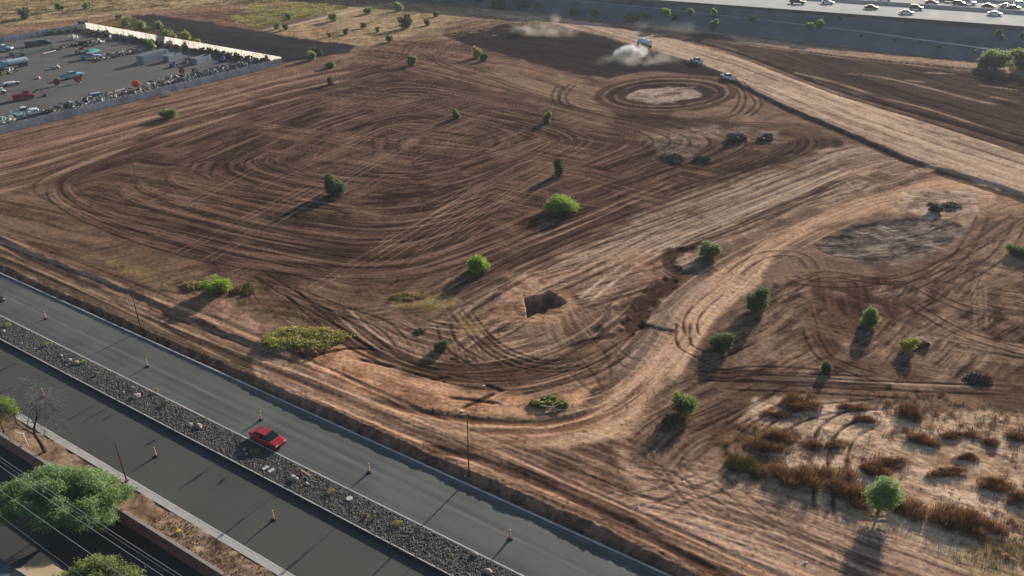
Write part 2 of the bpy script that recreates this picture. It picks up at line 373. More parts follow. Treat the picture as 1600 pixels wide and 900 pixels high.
# junction north of the field
brush([(560,75),(640,62),(780,55),(850,100),(960,135),(900,165),(760,140),(640,120),(560,100)], [(540,90),(640,100),(800,140),(1000,185)], (76,56,44), (140,110,88), 53, soft=16, rag=8, ls=14, ld=1.0, amp=.16, rough=.25)
brush([(640,60),(740,20),(860,38),(800,60),(700,70)], [(620,75),(860,25)], (88,66,52), (156,128,104), 54, soft=10, rag=5, ls=14, ld=1.6, amp=.2, rough=.3)
brush([(760,108),(900,120),(960,150),(960,200),(1250,215),(1200,240),(900,200),(820,150),(740,120)], [(700,100),(900,165),(1100,205),(1300,220)], (96,74,58), (150,124,100), 55, soft=14, rag=8, ls=22, ld=1.0, amp=.12, rough=.25, alpha=.8)

# --- long diagonal tracks right of the field
DIAG = [(560,600),(700,540),(880,430),(1080,345),(1330,250),(1460,235)]
brush([(640,505),(780,440),(900,390),(1060,325),(1240,255),(1330,225),(1480,262),(1420,300),(1280,310),(1130,380),(1040,440),(980,520),(900,560),(760,600),(640,590),(560,540)], DIAG, (84,64,50), (168,144,120), 60, soft=20, rag=10, ls=22, ld=.8, amp=.20, rough=.22, bias=-.02, gamma=1.1)
brush([(1000,320),(1200,262),(1320,228),(1400,250),(1300,278),(1150,340),(1020,400),(960,400)], DIAG, (104,84,68), (170,150,128), 61, soft=26, rag=14, ls=26, ld=1.0, amp=.20, rough=.25, alpha=.75)
brush([(790,430),(900,420),(1020,390),(1040,430),(1000,500),(900,530),(830,500),(780,470)], DIAG, (118,84,64), (180,146,118), 62, soft=20, rag=12, ls=5, ld=1.6, amp=.35, rough=.7, alpha=.8)
# lower bowl with curving tracks
BOWL = [(420,440),(520,520),(620,572),(740,592),(860,575),(960,520),(1030,450),(1110,400)]
brush([(360,470),(470,440),(600,480),(720,500),(800,470),(860,510),(960,500),(1000,520),(960,590),(900,640),(800,625),(700,615),(600,585),(520,545),(440,500)], BOWL, (86,64,50), (150,122,98), 63, soft=22, rag=10, ls=18, ld=.6, amp=.16, rough=.16)
brush([(560,420),(700,430),(760,470),(640,500),(540,510),(440,470),(480,430)], [(420,430),(560,455),(700,440),(860,370)], (88,68,54), (136,110,90), 64, soft=26, rag=12, ls=18, ld=.6, amp=.14, rough=.16, alpha=.7)
# pinkish banks at the lower edge of the field
brush([(-230,330),(0,360),(200,470),(330,455),(400,500),(420,540),(390,545),(250,490),(100,410),(0,372),(-230,290)], [(0,365),(400,530)], (124,97,77), (162,131,105), 65, soft=8, rag=5, ls=16, ld=1.2, amp=.12, rough=.5)
brush([(480,530),(560,545),(640,590),(740,612),(860,620),(930,600),(900,640),(820,652),(700,650),(600,620),(500,590),(440,560)], [(430,540),(620,610),(760,640),(930,620)], (142,104,76), (196,154,116), 66, soft=14, rag=9, ls=6, ld=1.6, amp=.2, rough=.6)

# --- construction strip beside the street
STRIP = [(-230,262),(0,385),(200,495),(400,600),(600,690),(800,775),(1000,850),(1200,930)]
brush([(-230,340),(-230,300),(0,372),(100,414),(250,495),(390,548),(560,620),(700,660),(860,668),(960,640),(1060,640),(1100,740),(1230,830),(1400,900),(1400,1012),(1150,1012),(1045,905),(727,760),(450,640),(0,440)], roadflow, (98,75,59), (160,131,106), 70, soft=8, rag=4, ls=24, ld=.8, amp=.10, rough=.22, patch=.3)
brush([(-230,330),(-230,292),(0,374),(100,416),(250,498),(390,550),(400,590),(250,535),(100,460),(0,410)], roadflow, (78,66,54), (104,88,70), 71, soft=10, rag=6, ls=24, ld=.8, amp=.08, rough=.3)
brush([(960,700),(1100,700),(1260,780),(1500,860),(1700,900),(1830,1012),(1400,1012),(1200,900),(1000,800)], [(900,720),(1150,760),(1400,850),(1700,940)], (122,98,80), (184,154,126), 72, soft=22, rag=10, ls=20, ld=.6, amp=.12, rough=.25)
# --- light dirt road sweeping up to the right
ROADL = [(560,640),(700,668),(860,668),(960,632),(1030,570),(1080,500),(1150,430),(1240,365),(1350,312),(1480,286),(1600,290)]
brush([(620,640),(760,652),(860,650),(930,632),(990,585),(1030,530),(1060,480),(1120,425),(1200,372),(1290,325),(1390,296),(1480,275),(1570,285),(1540,330),(1400,330),(1280,352),(1210,400),(1180,450),(1120,500),(1080,560),(1060,620),(1000,680),(880,700),(740,690)], ROADL, (140,108,82), (188,156,124), 73, soft=12, rag=5, ls=26, ld=.9, amp=.10, rough=.3, bias=.05)
# --- right side: brown churned ground
brush([(1080,560),(1130,500),(1210,440),(1270,430),(1420,440),(1560,330),(1600,300),(1830,330),(1830,640),(1600,620),(1400,590),(1250,590),(1100,590)], [(1060,560),(1200,500),(1350,430),(1600,330)], (78,58,46), (142,116,94), 74, soft=16, rag=10, ls=9, ld=.9, amp=.22, rough=.4)
brush([(1500,320),(1600,296),(1830,340),(1830,420),(1600,420),(1480,400)], [(1420,440),(1560,360),(1700,300)], (110,88,70), (160,132,106), 75, soft=18, rag=10, ls=16, ld=1., amp=.14, rough=.3, alpha=.8)
brush([(1270,440),(1380,430),(1420,470),(1400,500),(1330,520),(1300,570),(1270,540),(1262,480)], [(1280,430),(1290,500),(1330,560)], (76,54,42), (112,84,66), 76, soft=14, rag=8, ls=9, ld=1., amp=.12, rough=.3)
brush([(1290,560),(1420,560),(1560,570),(1640,590),(1600,640),(1440,605),(1330,590)], [(1280,560),(1500,600),(1700,620)], (80,60,48), (116,90,72), 77, soft=12, rag=8, ls=12, ld=.8, amp=.12, rough=.3, alpha=.8)
brush([(1180,620),(1400,640),(1600,650),(1830,640),(1830,900),(1700,900),(1500,870),(1300,800),(1150,740),(1130,680)], [(1100,600),(1300,660),(1500,720),(1700,760)], (142,114,88), (198,172,140), 78, soft=16, rag=10, ls=7, ld=2.0, amp=.25, rough=.6)
brush([(1040,590),(1180,590),(1160,660),(1100,720),(1040,760),(980,720),(990,660)], [(960,740),(1040,660),(1180,600)], (84,64,50), (140,114,92), 79, soft=20, rag=10, ls=9, ld=.6, amp=.16, rough=.35, alpha=.85)
# grey oval basin
_OV = [(1270,380),(1300,368),(1350,350),(1400,340),(1460,341),(1500,350),(1508,362),(1480,385),(1440,405),(1390,418),(1340,412),(1290,398)]
brush(_OV, [(1270,390),(1390,385),(1510,355)], (70,61,54), (150,132,116), 80, soft=7, rag=9, ls=3.5, ld=.8, amp=.30, rough=.55, bias=-.15)
_ro = random.Random(4)
for k_ in range(34):
    x_ = _ro.uniform(1300,1470); y_ = 346+_ro.uniform(0,56); l_ = _ro.uniform(8,26); t_ = _ro.uniform(-8,5); stroke([(x_-l_,y_+t_),(x_,y_+_ro.uniform(-2,2)),(x_+l_,y_-t_)], line(_ro.uniform(.15,.4),.0,_ro.uniform(.3,.6)), (164,152,138) if k_ % 3 else (50,46,44), maxw=2, brk=.4, seed=k_, brks=3)
stroke(_OV, berm(1.6, .12), closed=True, maxw=5)
stroke([(1290,372),(1350,354),(1400,345),(1450,344)], line(1.2,-.12,.5), (58,52,50), maxw=4)
brush([(1410,300),(1520,296),(1530,330),(1450,345),(1400,325)], [(1400,310),(1540,320)], (120,98,80), (196,172,146), 81, soft=8, rag=8, ls=5, ld=1.4, amp=.3, rough=.7)

# --- tan haul road on the upper right, raised above the field
HAUL = [(730,2),(870,28),(990,62),(1100,94),(1200,132),(1300,176),(1400,215),(1500,250),(1620,288),(1830,350)]
_HP = [(700,-4),(870,14),(1000,47),(1150,89),(1300,148),(1450,194),(1600,244),(1830,312),(1830,400),(1620,312),(1540,286),(1420,252),(1330,212),(1230,170),(1130,120),(1000,78),(870,42),(740,20)]
brush(_HP, HAUL, (128,106,86), (190,165,138), 82, soft=4, rag=3, ls=26, ld=1.1, amp=.10, rough=.35, bias=.0)
brush([(1150,62),(1300,88),(1560,118),(1830,160),(1830,296),(1600,226),(1450,180),(1300,134),(1150,78),(1060,50),(1000,30),(1100,45)], [(1000,30),(1150,72),(1300,125),(1600,215)], (70,56,48), (106,86,73), 83, soft=6, rag=3, ls=30, ld=1.2, amp=.12, rough=.2, bias=-.05)
W_, m_ = poly_mask(_HP, 3, 1, 3, 9); HG[W_] += .5*m_
stroke([(1130,122),(1230,171),(1330,213),(1420,253),(1540,294),(1620,320),(1830,400)], line(2.0,-.25,.75), (74,56,46), maxw=6)  # ditch line, darkened for the shade on the raised road's slope
stroke([(1000,44),(1150,82),(1300,138),(1450,182),(1600,226),(1830,294)], line(1.6,-.35,.8), (72,52,42), maxw=5)
stroke([(1000,50),(1150,90),(1300,146),(1450,191),(1600,238)], line(.8,-.2,.6), (92,68,54), maxw=3)
for o_, c_ in ((10,(208,184,150)), (20,(110,84,64)), (34,(204,180,146)), (42,(104,78,58))):
    stroke([(1150,84+o_),(1300,140+o_),(1450,184+o_*1.3),(1600,228+o_*1.6)], line(.9,-.05,.55), c_, maxw=3, brk=.45, seed=o_)
for a_ in ([(1310,114),(1370,120),(1440,135),(1530,158),(1600,172)],[(1440,113),(1500,116)],[(1370,152),(1440,168),(1520,193),(1600,218)],[(1220,108),(1300,128),(1370,150)],[(1520,132),(1600,142)],[(1410,125),(1450,129)],[(1540,150),(1600,160)],[(1560,200),(1640,220)]):
    stroke(a_, line(1.2,.05,.6), (172,146,120), maxw=4, brk=.35, seed=len(a_))
# dark lower shadowless wet soil the water truck lays down
brush([(690,54),(760,44),(800,36),(860,42),(940,58),(1010,80),(1080,98),(1135,118),(1150,124),(1060,114),(1000,112),(950,122),(900,116),(850,104),(790,86),(735,72)], [(700,55),(900,80),(1140,122)], (60,50,45), (78,66,58), 84, soft=3, rag=2, ls=20, ld=1.5, amp=.08, rough=.3)
# strip at the foot of the embankment
brush([(1000,36),(1150,55),(1300,75),(1540,99),(1830,140),(1830,160),(1570,116),(1300,88),(1150,68),(1000,50)], [(1000,42),(1150,62),(1560,108)], (130,108,86), (182,156,126), 85, soft=2.5, rag=1.5, ls=20, ld=1.8, amp=.2, rough=.4)
stroke([(1000,46),(1150,66),(1300,86),(1450,102),(1560,114),(1830,156)], line(1.4,-.5,.85), (82,64,54), maxw=5)
brush([(1000,42),(1140,56),(1150,68),(1090,66),(1000,52),(930,34),(900,26)], [(900,30),(1140,64)], (72,56,48), (104,84,70), 86, soft=5, rag=3, ls=12, ld=2, amp=.2, rough=.4, alpha=.8)
brush([(570,8),(720,5),(900,22),(1000,36),(990,44),(860,26),(740,14),(600,12)], [(570,8),(1000,40)], (120,92,70), (168,134,104), 87, soft=3, rag=2, ls=24, ld=1.5, amp=.1, rough=.3)

# --- ring-shaped dry pond
def ell(cx, cy, rx, ry, n=26, rot=0): return [(cx+rx*math.cos(t*2*math.pi/n)-rot*ry*math.sin(t*2*math.pi/n), cy+ry*math.sin(t*2*math.pi/n)+rot*.12*rx*-math.cos(t*2*math.pi/n)) for t in range(n)]
brush(ell(1040,148,108,30,rot=.2), ell(1040,148,60,14,rot=.2)+[ell(1040,148,60,14,rot=.2)[0]], (80,60,48), (140,112,90), 88, soft=8, rag=3, ls=30, ld=.8, amp=.15, rough=.15)
for rx, ry, w_, h_, c_ in ((106,27,1.6,.05,(90,68,54)),(95,24,.8,.12,(132,108,88)),(87,21.5,1.8,-.12,(72,54,44)),(77,18,.9,.12,(130,106,86)),(66,14.5,3.2,-.16,(68,51,42))):
    stroke(ell(1040,147.5,rx,ry,rot=.2), line(w_,h_,.8), c_, closed=True, maxw=5, sub=3)
brush(ell(1036,148,60,12,rot=.3), [(980,150),(1095,142)], (104,88,76), (168,150,132), 89, soft=4, rag=5, ls=4, ld=1.2, amp=.18, rough=.4, bias=.05)
for a_ in ([(880,130),(868,146),(874,164),(920,174)],[(900,128),(884,142),(880,158),(905,172),(960,178)],[(960,172),(1060,186),(1150,192),(1260,196)],[(1140,120),(1160,150),(1140,180),(1060,186)],[(1150,125),(1185,160),(1160,185)]):
    stroke(a_, ruts(.9,.5,-.14,.8), (70,50,40), maxw=4)
brush(ell(1078,178,30,7), [(1040,178),(1110,178)], (112,94,74), (142,122,98), 90, soft=6, rag=4, rough=.6, alpha=.5)
brush([(985,215),(1100,195),(1215,205),(1200,222),(1120,215),(1080,250),(1010,252),(1030,232)], [(990,240),(1200,210)], (92,76,64), (162,144,126), 91, alpha=.7, soft=10, rag=6, ls=4, ld=1, amp=.4, rough=.7)

# nested passes of the grader, each a thin dark rut with a paler lip
W, m_ = poly_mask([(30,290),(80,262),(300,190),(600,112),(800,150),(1000,190),(1180,225),(1060,300),(860,380),(760,420),(640,450),(480,445),(300,420),(120,350)], 14, 8, 4.0, 170)
s_, d_ = loopflow(W); q_ = d_/2.9+(noise2(s_/26, d_/14, 171)-.5)*1.3; i_ = np.round(q_); f_ = (q_-i_)*2.9+(hash2(i_, i_*0, 5)-.5)*.6
gt = sstep(.38, .6, noise2(s_/13, i_, 172)); a_ = (np.exp(-(f_/.30)**2)*.62*gt*m_)[..., None]; CG[W] = CG[W]*(1-a_)+lin((58,43,34))*a_
gt2 = sstep(.42, .66, noise2(s_/15, i_, 173)); a_ = (np.exp(-((f_-.75)/.38)**2)*.55*gt2*m_)[..., None]; CG[W] = CG[W]*(1-a_)+lin((146,118,96))*a_
HG[W] += (-.05*np.exp(-(f_/.30)**2)*gt+.03*np.exp(-((f_-.75)/.4)**2)*gt2)*m_
# crossing passes laid over the loops, patch by patch
_MF = [(40,290),(300,190),(600,110),(900,180),(1200,210),(1060,320),(860,400),(640,470),(400,440),(150,360)]
brush(_MF, [(300,470),(600,330),(880,215)], (68,51,41), (130,104,84), 160, soft=20, rag=10, ls=12, ld=.6, amp=.08, alpha=.75, rough=.15, pm=.52, pms=16)
brush(_MF, [(380,190),(760,235),(1000,280)], (62,46,36), (134,106,84), 161, soft=20, rag=10, ls=14, ld=.7, amp=.08, alpha=.75, rough=.15, pm=.54, pms=14)
_RF = [(560,480),(900,380),(1250,240),(1480,260),(1250,340),(1050,470),(950,600),(700,600)]
brush(_RF, [(700,380),(900,420),(1000,520)], (76,56,44), (150,124,100), 162, soft=16, rag=10, ls=8, ld=.6, amp=.10, alpha=.7, rough=.3, pm=.56, pms=9)
brush(_RF, [(600,560),(900,500),(1300,380)], (70,52,40), (170,142,116), 163, soft=16, rag=10, ls=8, ld=.7, amp=.12, alpha=.7, rough=.3, pm=.54, pms=10)
_RR = [(1090,560),(1250,430),(1440,430),(1600,330),(1800,360),(1800,620),(1500,600),(1250,590)]
brush(_RR, [(1100,440),(1300,500),(1600,560)], (70,52,42), (160,132,106), 164, soft=16, rag=10, ls=7, ld=.6, amp=.12, alpha=.8, rough=.35, pm=.50, pms=8)
brush(_RR, [(1250,600),(1400,480),(1500,330)], (74,54,42), (156,130,106), 165, soft=16, rag=10, ls=7, ld=.7, amp=.12, alpha=.8, rough=.35, pm=.54, pms=8)
_ST = [(500,650),(900,680),(1100,700),(1300,830),(1400,900),(1200,900),(900,800)]
brush(_ST, [(900,700),(1050,740),(1150,700)], (104,78,60), (170,138,108), 166, soft=16, rag=10, ls=7, ld=.7, amp=.10, alpha=.6, rough=.35, pm=.56, pms=6)
brush([(100,350),(430,440),(600,480),(520,530),(400,490),(200,440)], [(200,480),(400,440),(600,470)], (78,58,46), (140,112,90), 167, soft=16, rag=10, ls=9, ld=.6, amp=.10, alpha=.7, rough=.3, pm=.50, pms=9)
# --- curving wheel tracks drawn one by one
LT = (168,140,114); DK = (64,47,37); MD = (96,74,58)
for a_ in ([(80,290),(86,312),(150,350),(300,400),(480,428),(640,428),(760,392),(880,340)],
           [(102,284),(110,306),(180,345),(330,388),(500,412),(640,410),(760,366),(860,322)],
           [(190,290),(196,306),(260,330),(380,362),(520,388),(620,390),(740,350)],
           [(218,280),(224,296),(300,325),(420,352),(540,372),(640,366)],
           [(262,270),(276,290),(340,310),(430,330),(560,352),(660,340),(760,290)],
           [(330,262),(340,276),(400,296),(480,312)],[(372,252),(380,266),(440,282),(560,300)],
           [(405,240),(402,255),(440,268),(520,280),(700,290)]):
    stroke(a_, ruts(.95,.35,-.10,.75), DK, maxw=3, brk=.25, brks=14)
    stroke([(x+4, y-3) for x, y in a_], line(1.0,.04,.5), (140,110,88), maxw=3, brk=.4, brks=14)
# thin pale cross tracks over the field
for x0, y0, x1, y1 in ((455,470,740,300),(480,475,860,250),(520,430,770,270),(250,410,520,270),(300,420,640,225),(350,380,600,235),(420,350,720,180),(560,410,880,215),(610,425,900,240),(180,380,440,240),(700,390,880,265),(560,300,760,190),(500,250,640,180),(640,400,930,215),(390,300,610,195)):
    xm = (x0+x1)/2+6; ym = (y0+y1)/2-3
    stroke([(x0,y0),(xm,ym),(x1,y1)], ruts(.85,.17,-.03,.52), (158,132,110), maxw=2, brk=.36, seed=x0, brks=9)
for a_ in ([(560,270),(760,272),(900,276),(1000,280)],[(380,190),(560,215),(760,235),(880,262)],[(620,120),(760,160),(900,205),(1000,222)],[(660,150),(800,200),(880,230)],[(440,200),(600,240),(700,262)],[(600,150),(700,178),(850,215)],[(720,250),(860,215),(960,200)],[(700,330),(860,262),(1000,232)]):
    stroke(a_, ruts(.95,.22,-.05,.5), LT, maxw=3, brk=.42, seed=a_[0][0], brks=12)
for a_ in ([(555,95),(640,105),(760,135),(880,165),(1000,190)],[(560,90),(660,92),(760,110)],[(600,96),(560,120),(440,150),(250,195)],[(640,70),(620,95),(560,110)],[(660,80),(690,100),(740,118)],[(700,75),(680,92),(720,112),(800,130)],[(440,150),(560,118),(700,90),(760,60)]):
    stroke(a_, ruts(1.0,.55,-.14,.65), DK, maxw=4, brk=.25)
for k in range(9):
    stroke([(-230,266+k*7),(0,236+k*9),(220,182+k*6),(440,128+k*4.5),(560,106+k*4)], line(.7+.5*(k%3),-.06,.5), (DK, LT, MD)[k % 3], maxw=3, brk=.4, seed=k*3)
# diagonal tracks right
for k, (a_, c_) in enumerate((([(690,560),(860,450),(1060,360),(1200,310),(1350,258)],LT),([(700,500),(880,400),(1080,330),(1300,245)],DK),([(760,430),(900,370),(1080,305),(1250,240)],DK),
      ([(800,440),(960,395),(1130,325),(1280,268)],LT),([(900,480),(1000,405),(1140,345),(1330,262)],(196,176,150)),([(640,480),(780,400),(900,350),(1060,280)],LT),([(820,330),(960,290),(1120,235)],DK),
      ([(860,300),(980,262),(1100,228),(1250,215)],MD),([(1000,430),(1100,372),(1250,315),(1340,285)],DK),([(1050,395),(1180,335),(1300,300),(1400,270)],MD),([(720,470),(800,430),(860,400)],LT),([(940,330),(1100,285),(1260,235)],DK),
      ([(740,500),(850,460),(980,400)],DK),([(880,440),(1040,350),(1180,300)],MD))):
    stroke(a_, ruts(1.0,.42,-.13,.7), c_, maxw=4, brk=.25, seed=k+60, brks=14)
# bowl
for k, a_ in enumerate(([(440,445),(540,530),(640,575),(760,590),(870,570),(960,515),(1040,430)],[(520,470),(600,540),(700,572),(820,560),(920,520),(1000,450)],[(700,470),(740,520),(790,560),(880,575),(960,545)],[(720,480),(770,540),(850,570),(930,560)],
      [(830,470),(815,500),(775,525),(740,530)],[(640,500),(740,510),(820,480),(850,460)],[(420,440),(520,480),(600,510),(640,560)],[(390,420),(470,470),(560,520),(620,570)],[(870,600),(960,560),(1020,500),(1075,440)],[(930,600),(990,540),(1050,470),(1150,400),(1260,350)],
      [(600,560),(740,600),(860,596),(950,560)],[(690,300+200),(705,540),(760,575)])):
    stroke(a_, ruts(1.0,.35,-.11,.75), (DK, LT, MD, DK)[k % 4], maxw=3, brk=.2, seed=k+80)
stroke([(620,575),(720,580),(800,578),(880,565)], band(2.2,.75,-.1), (92,68,52), maxw=5)
# light road edges and ruts
stroke([(560,622),(700,650),(820,660),(900,650),(960,622)], line(1.0,-.25,.7), (98,66,46), maxw=4)
stroke([(700,672),(860,672),(960,640),(1030,580)], line(1.0,-.1,.6), (110,74,50), maxw=4)
for o_ in (0, 14): stroke([(870,640+o_),(960,615+o_),(1020+o_*.5,560+o_),(1060+o_,500+o_),(1130+o_,430+o_),(1230+o_,372+o_),(1340,325+o_)], ruts(.9,.25,-.06,.5), (206,170,134), maxw=3, brk=.3)
for a_ in ([(1050,585),(1180,592),(1300,600),(1420,605),(1600,612)],[(1060,575),(1140,586),(1260,592),(1400,596)],[(1090,590),(1200,580),(1340,590)],[(1100,600),(1250,607),(1450,618)]):
    stroke(a_, ruts(1.0,.35,-.12,.85), (70,52,42), maxw=3, brk=.15)
stroke([(1130,582),(1260,590),(1400,600),(1600,608)], line(.6,.02,.45), (176,152,126), maxw=3, brk=.45)
for a_ in ([(1100,540),(1080,520),(1085,490),(1130,450)],[(1110,560),(1070,540),(1068,500)],[(1180,700),(1230,660),(1290,640),(1400,630)],[(1060,700),(1180,640),(1260,600)],[(1100,720),(1160,660),(1240,610)],[(1285,720),(1290,680),(1320,655),(1370,640)],[(1315,780),(1308,720),(1325,680),(1370,655)],[(1290,830),(1286,760),(1290,720)],
      [(1200,480),(1280,430),(1400,440),(1500,400),(1600,330)],[(1260,500),(1290,560),(1400,600)],[(1420,440),(1500,480),(1600,500)],[(1220,420),(1250,440),(1330,445),(1440,430)],[(1400,460),(1500,520),(1640,560)],[(1540,330),(1500,400),(1420,450),(1340,470)],[(1600,340),(1560,400),(1480,450)],
      [(1130,440),(1190,400),(1250,400),(1275,430)]):
    stroke(a_, ruts(1.0,.32,-.12,.75), (74,54,42), maxw=3, brk=.2, seed=int(a_[0][0]))
for x_ in (1522, 1540): stroke([(x_,440),(x_+1,480),(x_+2,520)], line(.35,.01,.3), (160,138,116), maxw=1.5, brk=.3)
# strip ruts
for n_, c_, w_ in ((57.6,DK,.5),(58.3,(180,146,112),.4),(59.4,(96,68,50),.5),(60.3,(190,156,122),.4),(61.2,(100,72,54),.4),(62.6,(188,152,118),.5),(63.6,(90,66,50),.4)):
    stroke([tuple(R(s_, n_+.8*math.sin(s_*.05+n_)))[:2] for s_ in range(-190, 30, 10)], line(w_,-.05,.55), c_, maxw=2, brk=.38, seed=int(n_*10), px=False)
stroke([(620,690),(760,720),(900,780),(1010,835),(1120,900),(1250,1000)], line(.9,-.15,.75), (84,60,46), maxw=3, brk=.15)
for k in range(0, 8, 2):
    stroke([(900+k*30,690+k*4),(1050+k*25,760+k*8),(1200+k*25,830+k*10),(1400+k*25,900+k*14)], ruts(.9,.22,-.02,.5), (DK, LT)[k % 2], maxw=3, brk=.35, seed=k)
for a_ in ([(980,740),(1040,745),(1100,760)],[(960,790),(1040,770),(1120,740)],[(1000,820),(1060,780),(1120,760),(1160,740)],[(1040,720),(1080,780),(1120,810)]):
    stroke(a_, ruts(.9,.25,-.06,.5), MD, maxw=3, brk=.3)
# excavated edge of the strip: ground steps down towards the street
HG += -.35*sstep(0, 1, (62.6-NG+(fbm(SG/5, NG/5, 93, 3)-.5)*2.0)/.7)*sstep(-260, -200, SG)*(1-sstep(-84, -70, SG))
# gully
for P_, w_, h_ in (([(1105,392),(1070,390),(1048,398),(1045,415),(1068,425),(1085,418)],1.6,-.35),([(1060,420),(1045,440),(1020,460),(1005,480),(985,512),(960,535)],1.8,-.42),([(990,505),(1030,515),(1060,520)],.8,-.2),([(975,520),(930,530),(880,545)],.7,-.15)):
    stroke(P_, lambda D, s, w_=w_, h_=h_: (.85*(1-sstep(w_*.6, w_*1.2, D+(noise2(s/1.5, D, 5)-.5)*w_)), h_*(1-sstep(w_*.35, w_, D+(noise2(s/1.2, D/1., 6)-.5)*w_*.9))), (84,60,46), maxw=4)
stroke([(960,470),(950,500),(930,520)], berm(.8,.5), maxw=3)
for a_ in ([(1110,430),(1060,480),(1010,540),(960,600)],): stroke(a_, band(1.6,.5,.12), (150,130,112), maxw=4)
for k in range(26):
    x_ = 1005+k*8.5; y_ = 545-k*6.0; stroke([(x_-10,y_-6),(x_,y_),(x_+14,y_+4)], line(.22,-.03,.18+.25*((k*7) % 5)/5), (92,74,60), maxw=1.2, fade=False)
for a_ in ([(935,540),(950,565),(955,600)],[(960,540),(970,570),(1000,580)],[(950,530),(985,560),(1010,565)],[(905,560),(930,590),(945,615)],[(880,575),(920,610),(935,625)]): stroke(a_, line(.35,-.05,.38), (88,68,54), maxw=2)
for a_ in ([(670,594),(695,590),(705,592)],[(752,600),(768,605),(790,612)],[(700,560),(716,563)],[(690,620),(740,625),(790,632)],[(715,640),(760,620),(775,612)],[(555,560),(620,575)],[(470,560),(540,545),(600,548)]): stroke(a_, line(.5,-.15,.8), (80,54,40), maxw=2)
brush([(780,470),(830,455),(890,455),(905,480),(870,505),(820,505),(770,495)], [(780,480),(900,480)], (128,96,72), (178,142,112), 94, soft=12, rag=8, ls=4, ld=1.2, amp=.3, rough=.7, alpha=.9)
brush([(600,460),(690,455),(720,470),(680,482),(610,480)], [(600,470),(700,470)], (116,100,58), (160,140,90), 95, soft=12, rag=8, ls=3, ld=1, rough=.7, alpha=.7)
brush([(170,390+20),(240,420),(300,450),(240,450),(190,425)], [(170,400),(300,450)], (104,90,52), (148,126,78), 96, soft=12, rag=8, ls=3, ld=1, rough=.7, alpha=.6)
brush([(720,500),(760,505),(750,525),(715,525)], [(720,510),(760,515)], (126,108,62), (160,136,90), 97, soft=8, rag=6, rough=.7, alpha=.6)
# brown litter under the dry scrub, lower right
brush([(1120,680),(1180,660),(1240,680),(1330,720),(1420,760),(1520,760),(1600,780),(1700,800),(1700,850),(1600,860),(1500,840),(1400,800),(1300,790),(1200,770),(1130,740)], [(1100,700),(1600,800)], (72,52,36), (118,90,62), 98, soft=20, rag=26, ls=3, ld=2, amp=.2, rough=.8, alpha=.75, pm=.46, pms=7)
brush([(1500,850),(1600,850),(1700,880),(1700,940),(1560,920),(1480,880)], [(1500,860),(1700,920)], (120,104,60), (176,158,104), 99, soft=16, rag=12, ls=4, ld=.8, amp=.1, rough=.5, alpha=.4)

# yard pad outline and street corridor
YA, YB, YC = G(135,45,0), G(441,101,0), G(0,210,0)
YD = YA+(YC-YB)*1.6; YC2 = YB+(YC-YB)*1.6
# excavated pit, deeper than the low sun can reach
W, m_ = poly_mask([(820,467),(838,463),(857,457),(868,461),(884,473),(874,479),(858,482),(849,490),(838,487),(824,496)], 3.0, 1.5, 1.2, 180)
HG[W] = HG[W]*(1-m_)-2.2*m_+.3*m_*fbm(XG[W]/1.5, YG[W]/1.5, 181, 3); CG[W] = CG[W]*(1-m_[..., None]*.5)+lin((84,64,52))*m_[..., None]*.5
W, m_ = poly_mask([(806,462),(857,446),(902,474),(880,492),(852,503),(815,506)], 12, 5, 1.2, 182); HG[W] += .12*m_*(HG[W] > -1)*fbm(XG[W]/.8, YG[W]/.8, 183, 3)
# scattered clods and fine relief over all bare soil
HG += (fbm(XG/.55, YG/.55, 120, 3)-.5)*.07+(fbm(XG/9, YG/9, 121, 2)-.5)*.14
_sp = noise2(XG/.5, YG/.5, 122); CG *= (1-.35*sstep(.82, .95, _sp))[..., None]*(1+.25*sstep(.9, .98, noise2(XG/.4, YG/.4, 123)))[..., None]
# damp soil stays dark, dry soil bleaches: widen the tonal range
_lum = CG @ np.array([.3, .55, .15], np.float32)
_dp = fbm(XG/22, YG/22, 150, 4); _dp2 = fbm(XG/5, YG/5, 151, 3)
_damp = sstep(.50, .60, _dp*.7+_dp2*.3)
CG *= np.clip((_lum/.150), .2, 1.5)[..., None]**.42
CG *= (1-.18*_damp*.8*(1-sstep(.16, .26, _lum)))[..., None]
_l2 = (CG @ np.array([.3, .55, .15], np.float32))[..., None]; CG[:] = (_l2+(CG-_l2)*.96)*np.array([1.03, 1.0, 1.02], np.float32)
# bank beside the kerb and the sunken street corridor
_rag = (fbm(SG/3.0, NG/3.0, 130, 4)-.5)*1.5+(noise2(SG/14, SG*0, 131)-.5)*1.1
_bk = sstep(55.65, 56.5, NG+_rag*.36)
_near = 1-sstep(56.0, 57.0, NG+_rag*.8)
_dc = np.clip(_near, 0, 1)[..., None]*.8; _bc = np.clip((fbm(SG/.8, NG/.8, 137, 4)-.5)*2.6+.5, 0, 1)[..., None]; CG[:] = CG*(1-_dc)+(lin((74,57,47))*(1-_bc)+lin((132,108,90))*_bc)*_dc
_clod = (fbm(SG/.5, NG/.5, 133, 2)-.5)*.5*sstep(55.6, 56, NG)*(1-sstep(57, 58, NG))
HG[:] = np.where(NG < 59.5, HG*sstep(55.4, 57, NG)+(ZR-.05)*(1-_bk)+_clod*.35+.12*g_(NG, 56.8, .6)*(.3+1.2*noise2(SG/2.5, SG*0, 139)), HG)
HG[:] = np.where(NG < N_KERB+.16, ZR-.2, HG)
# landscaped strip between gutter and wall
_ls = (NG < N_SWO+.02) & (NG > N_WALL-.3)
_v1 = np.clip((fbm(SG/1.5, NG/1.5, 140, 4)-.5)*2.2+.5, 0, 1)[..., None]
CG[_ls] = (lin((112,90,72))*(1-_v1)+lin((158,136,112))*_v1)[_ls]; HG[_ls] = (ZR+.07+(fbm(SG/1.2, NG/1.2, 141, 3)-.5)*.22)[_ls]
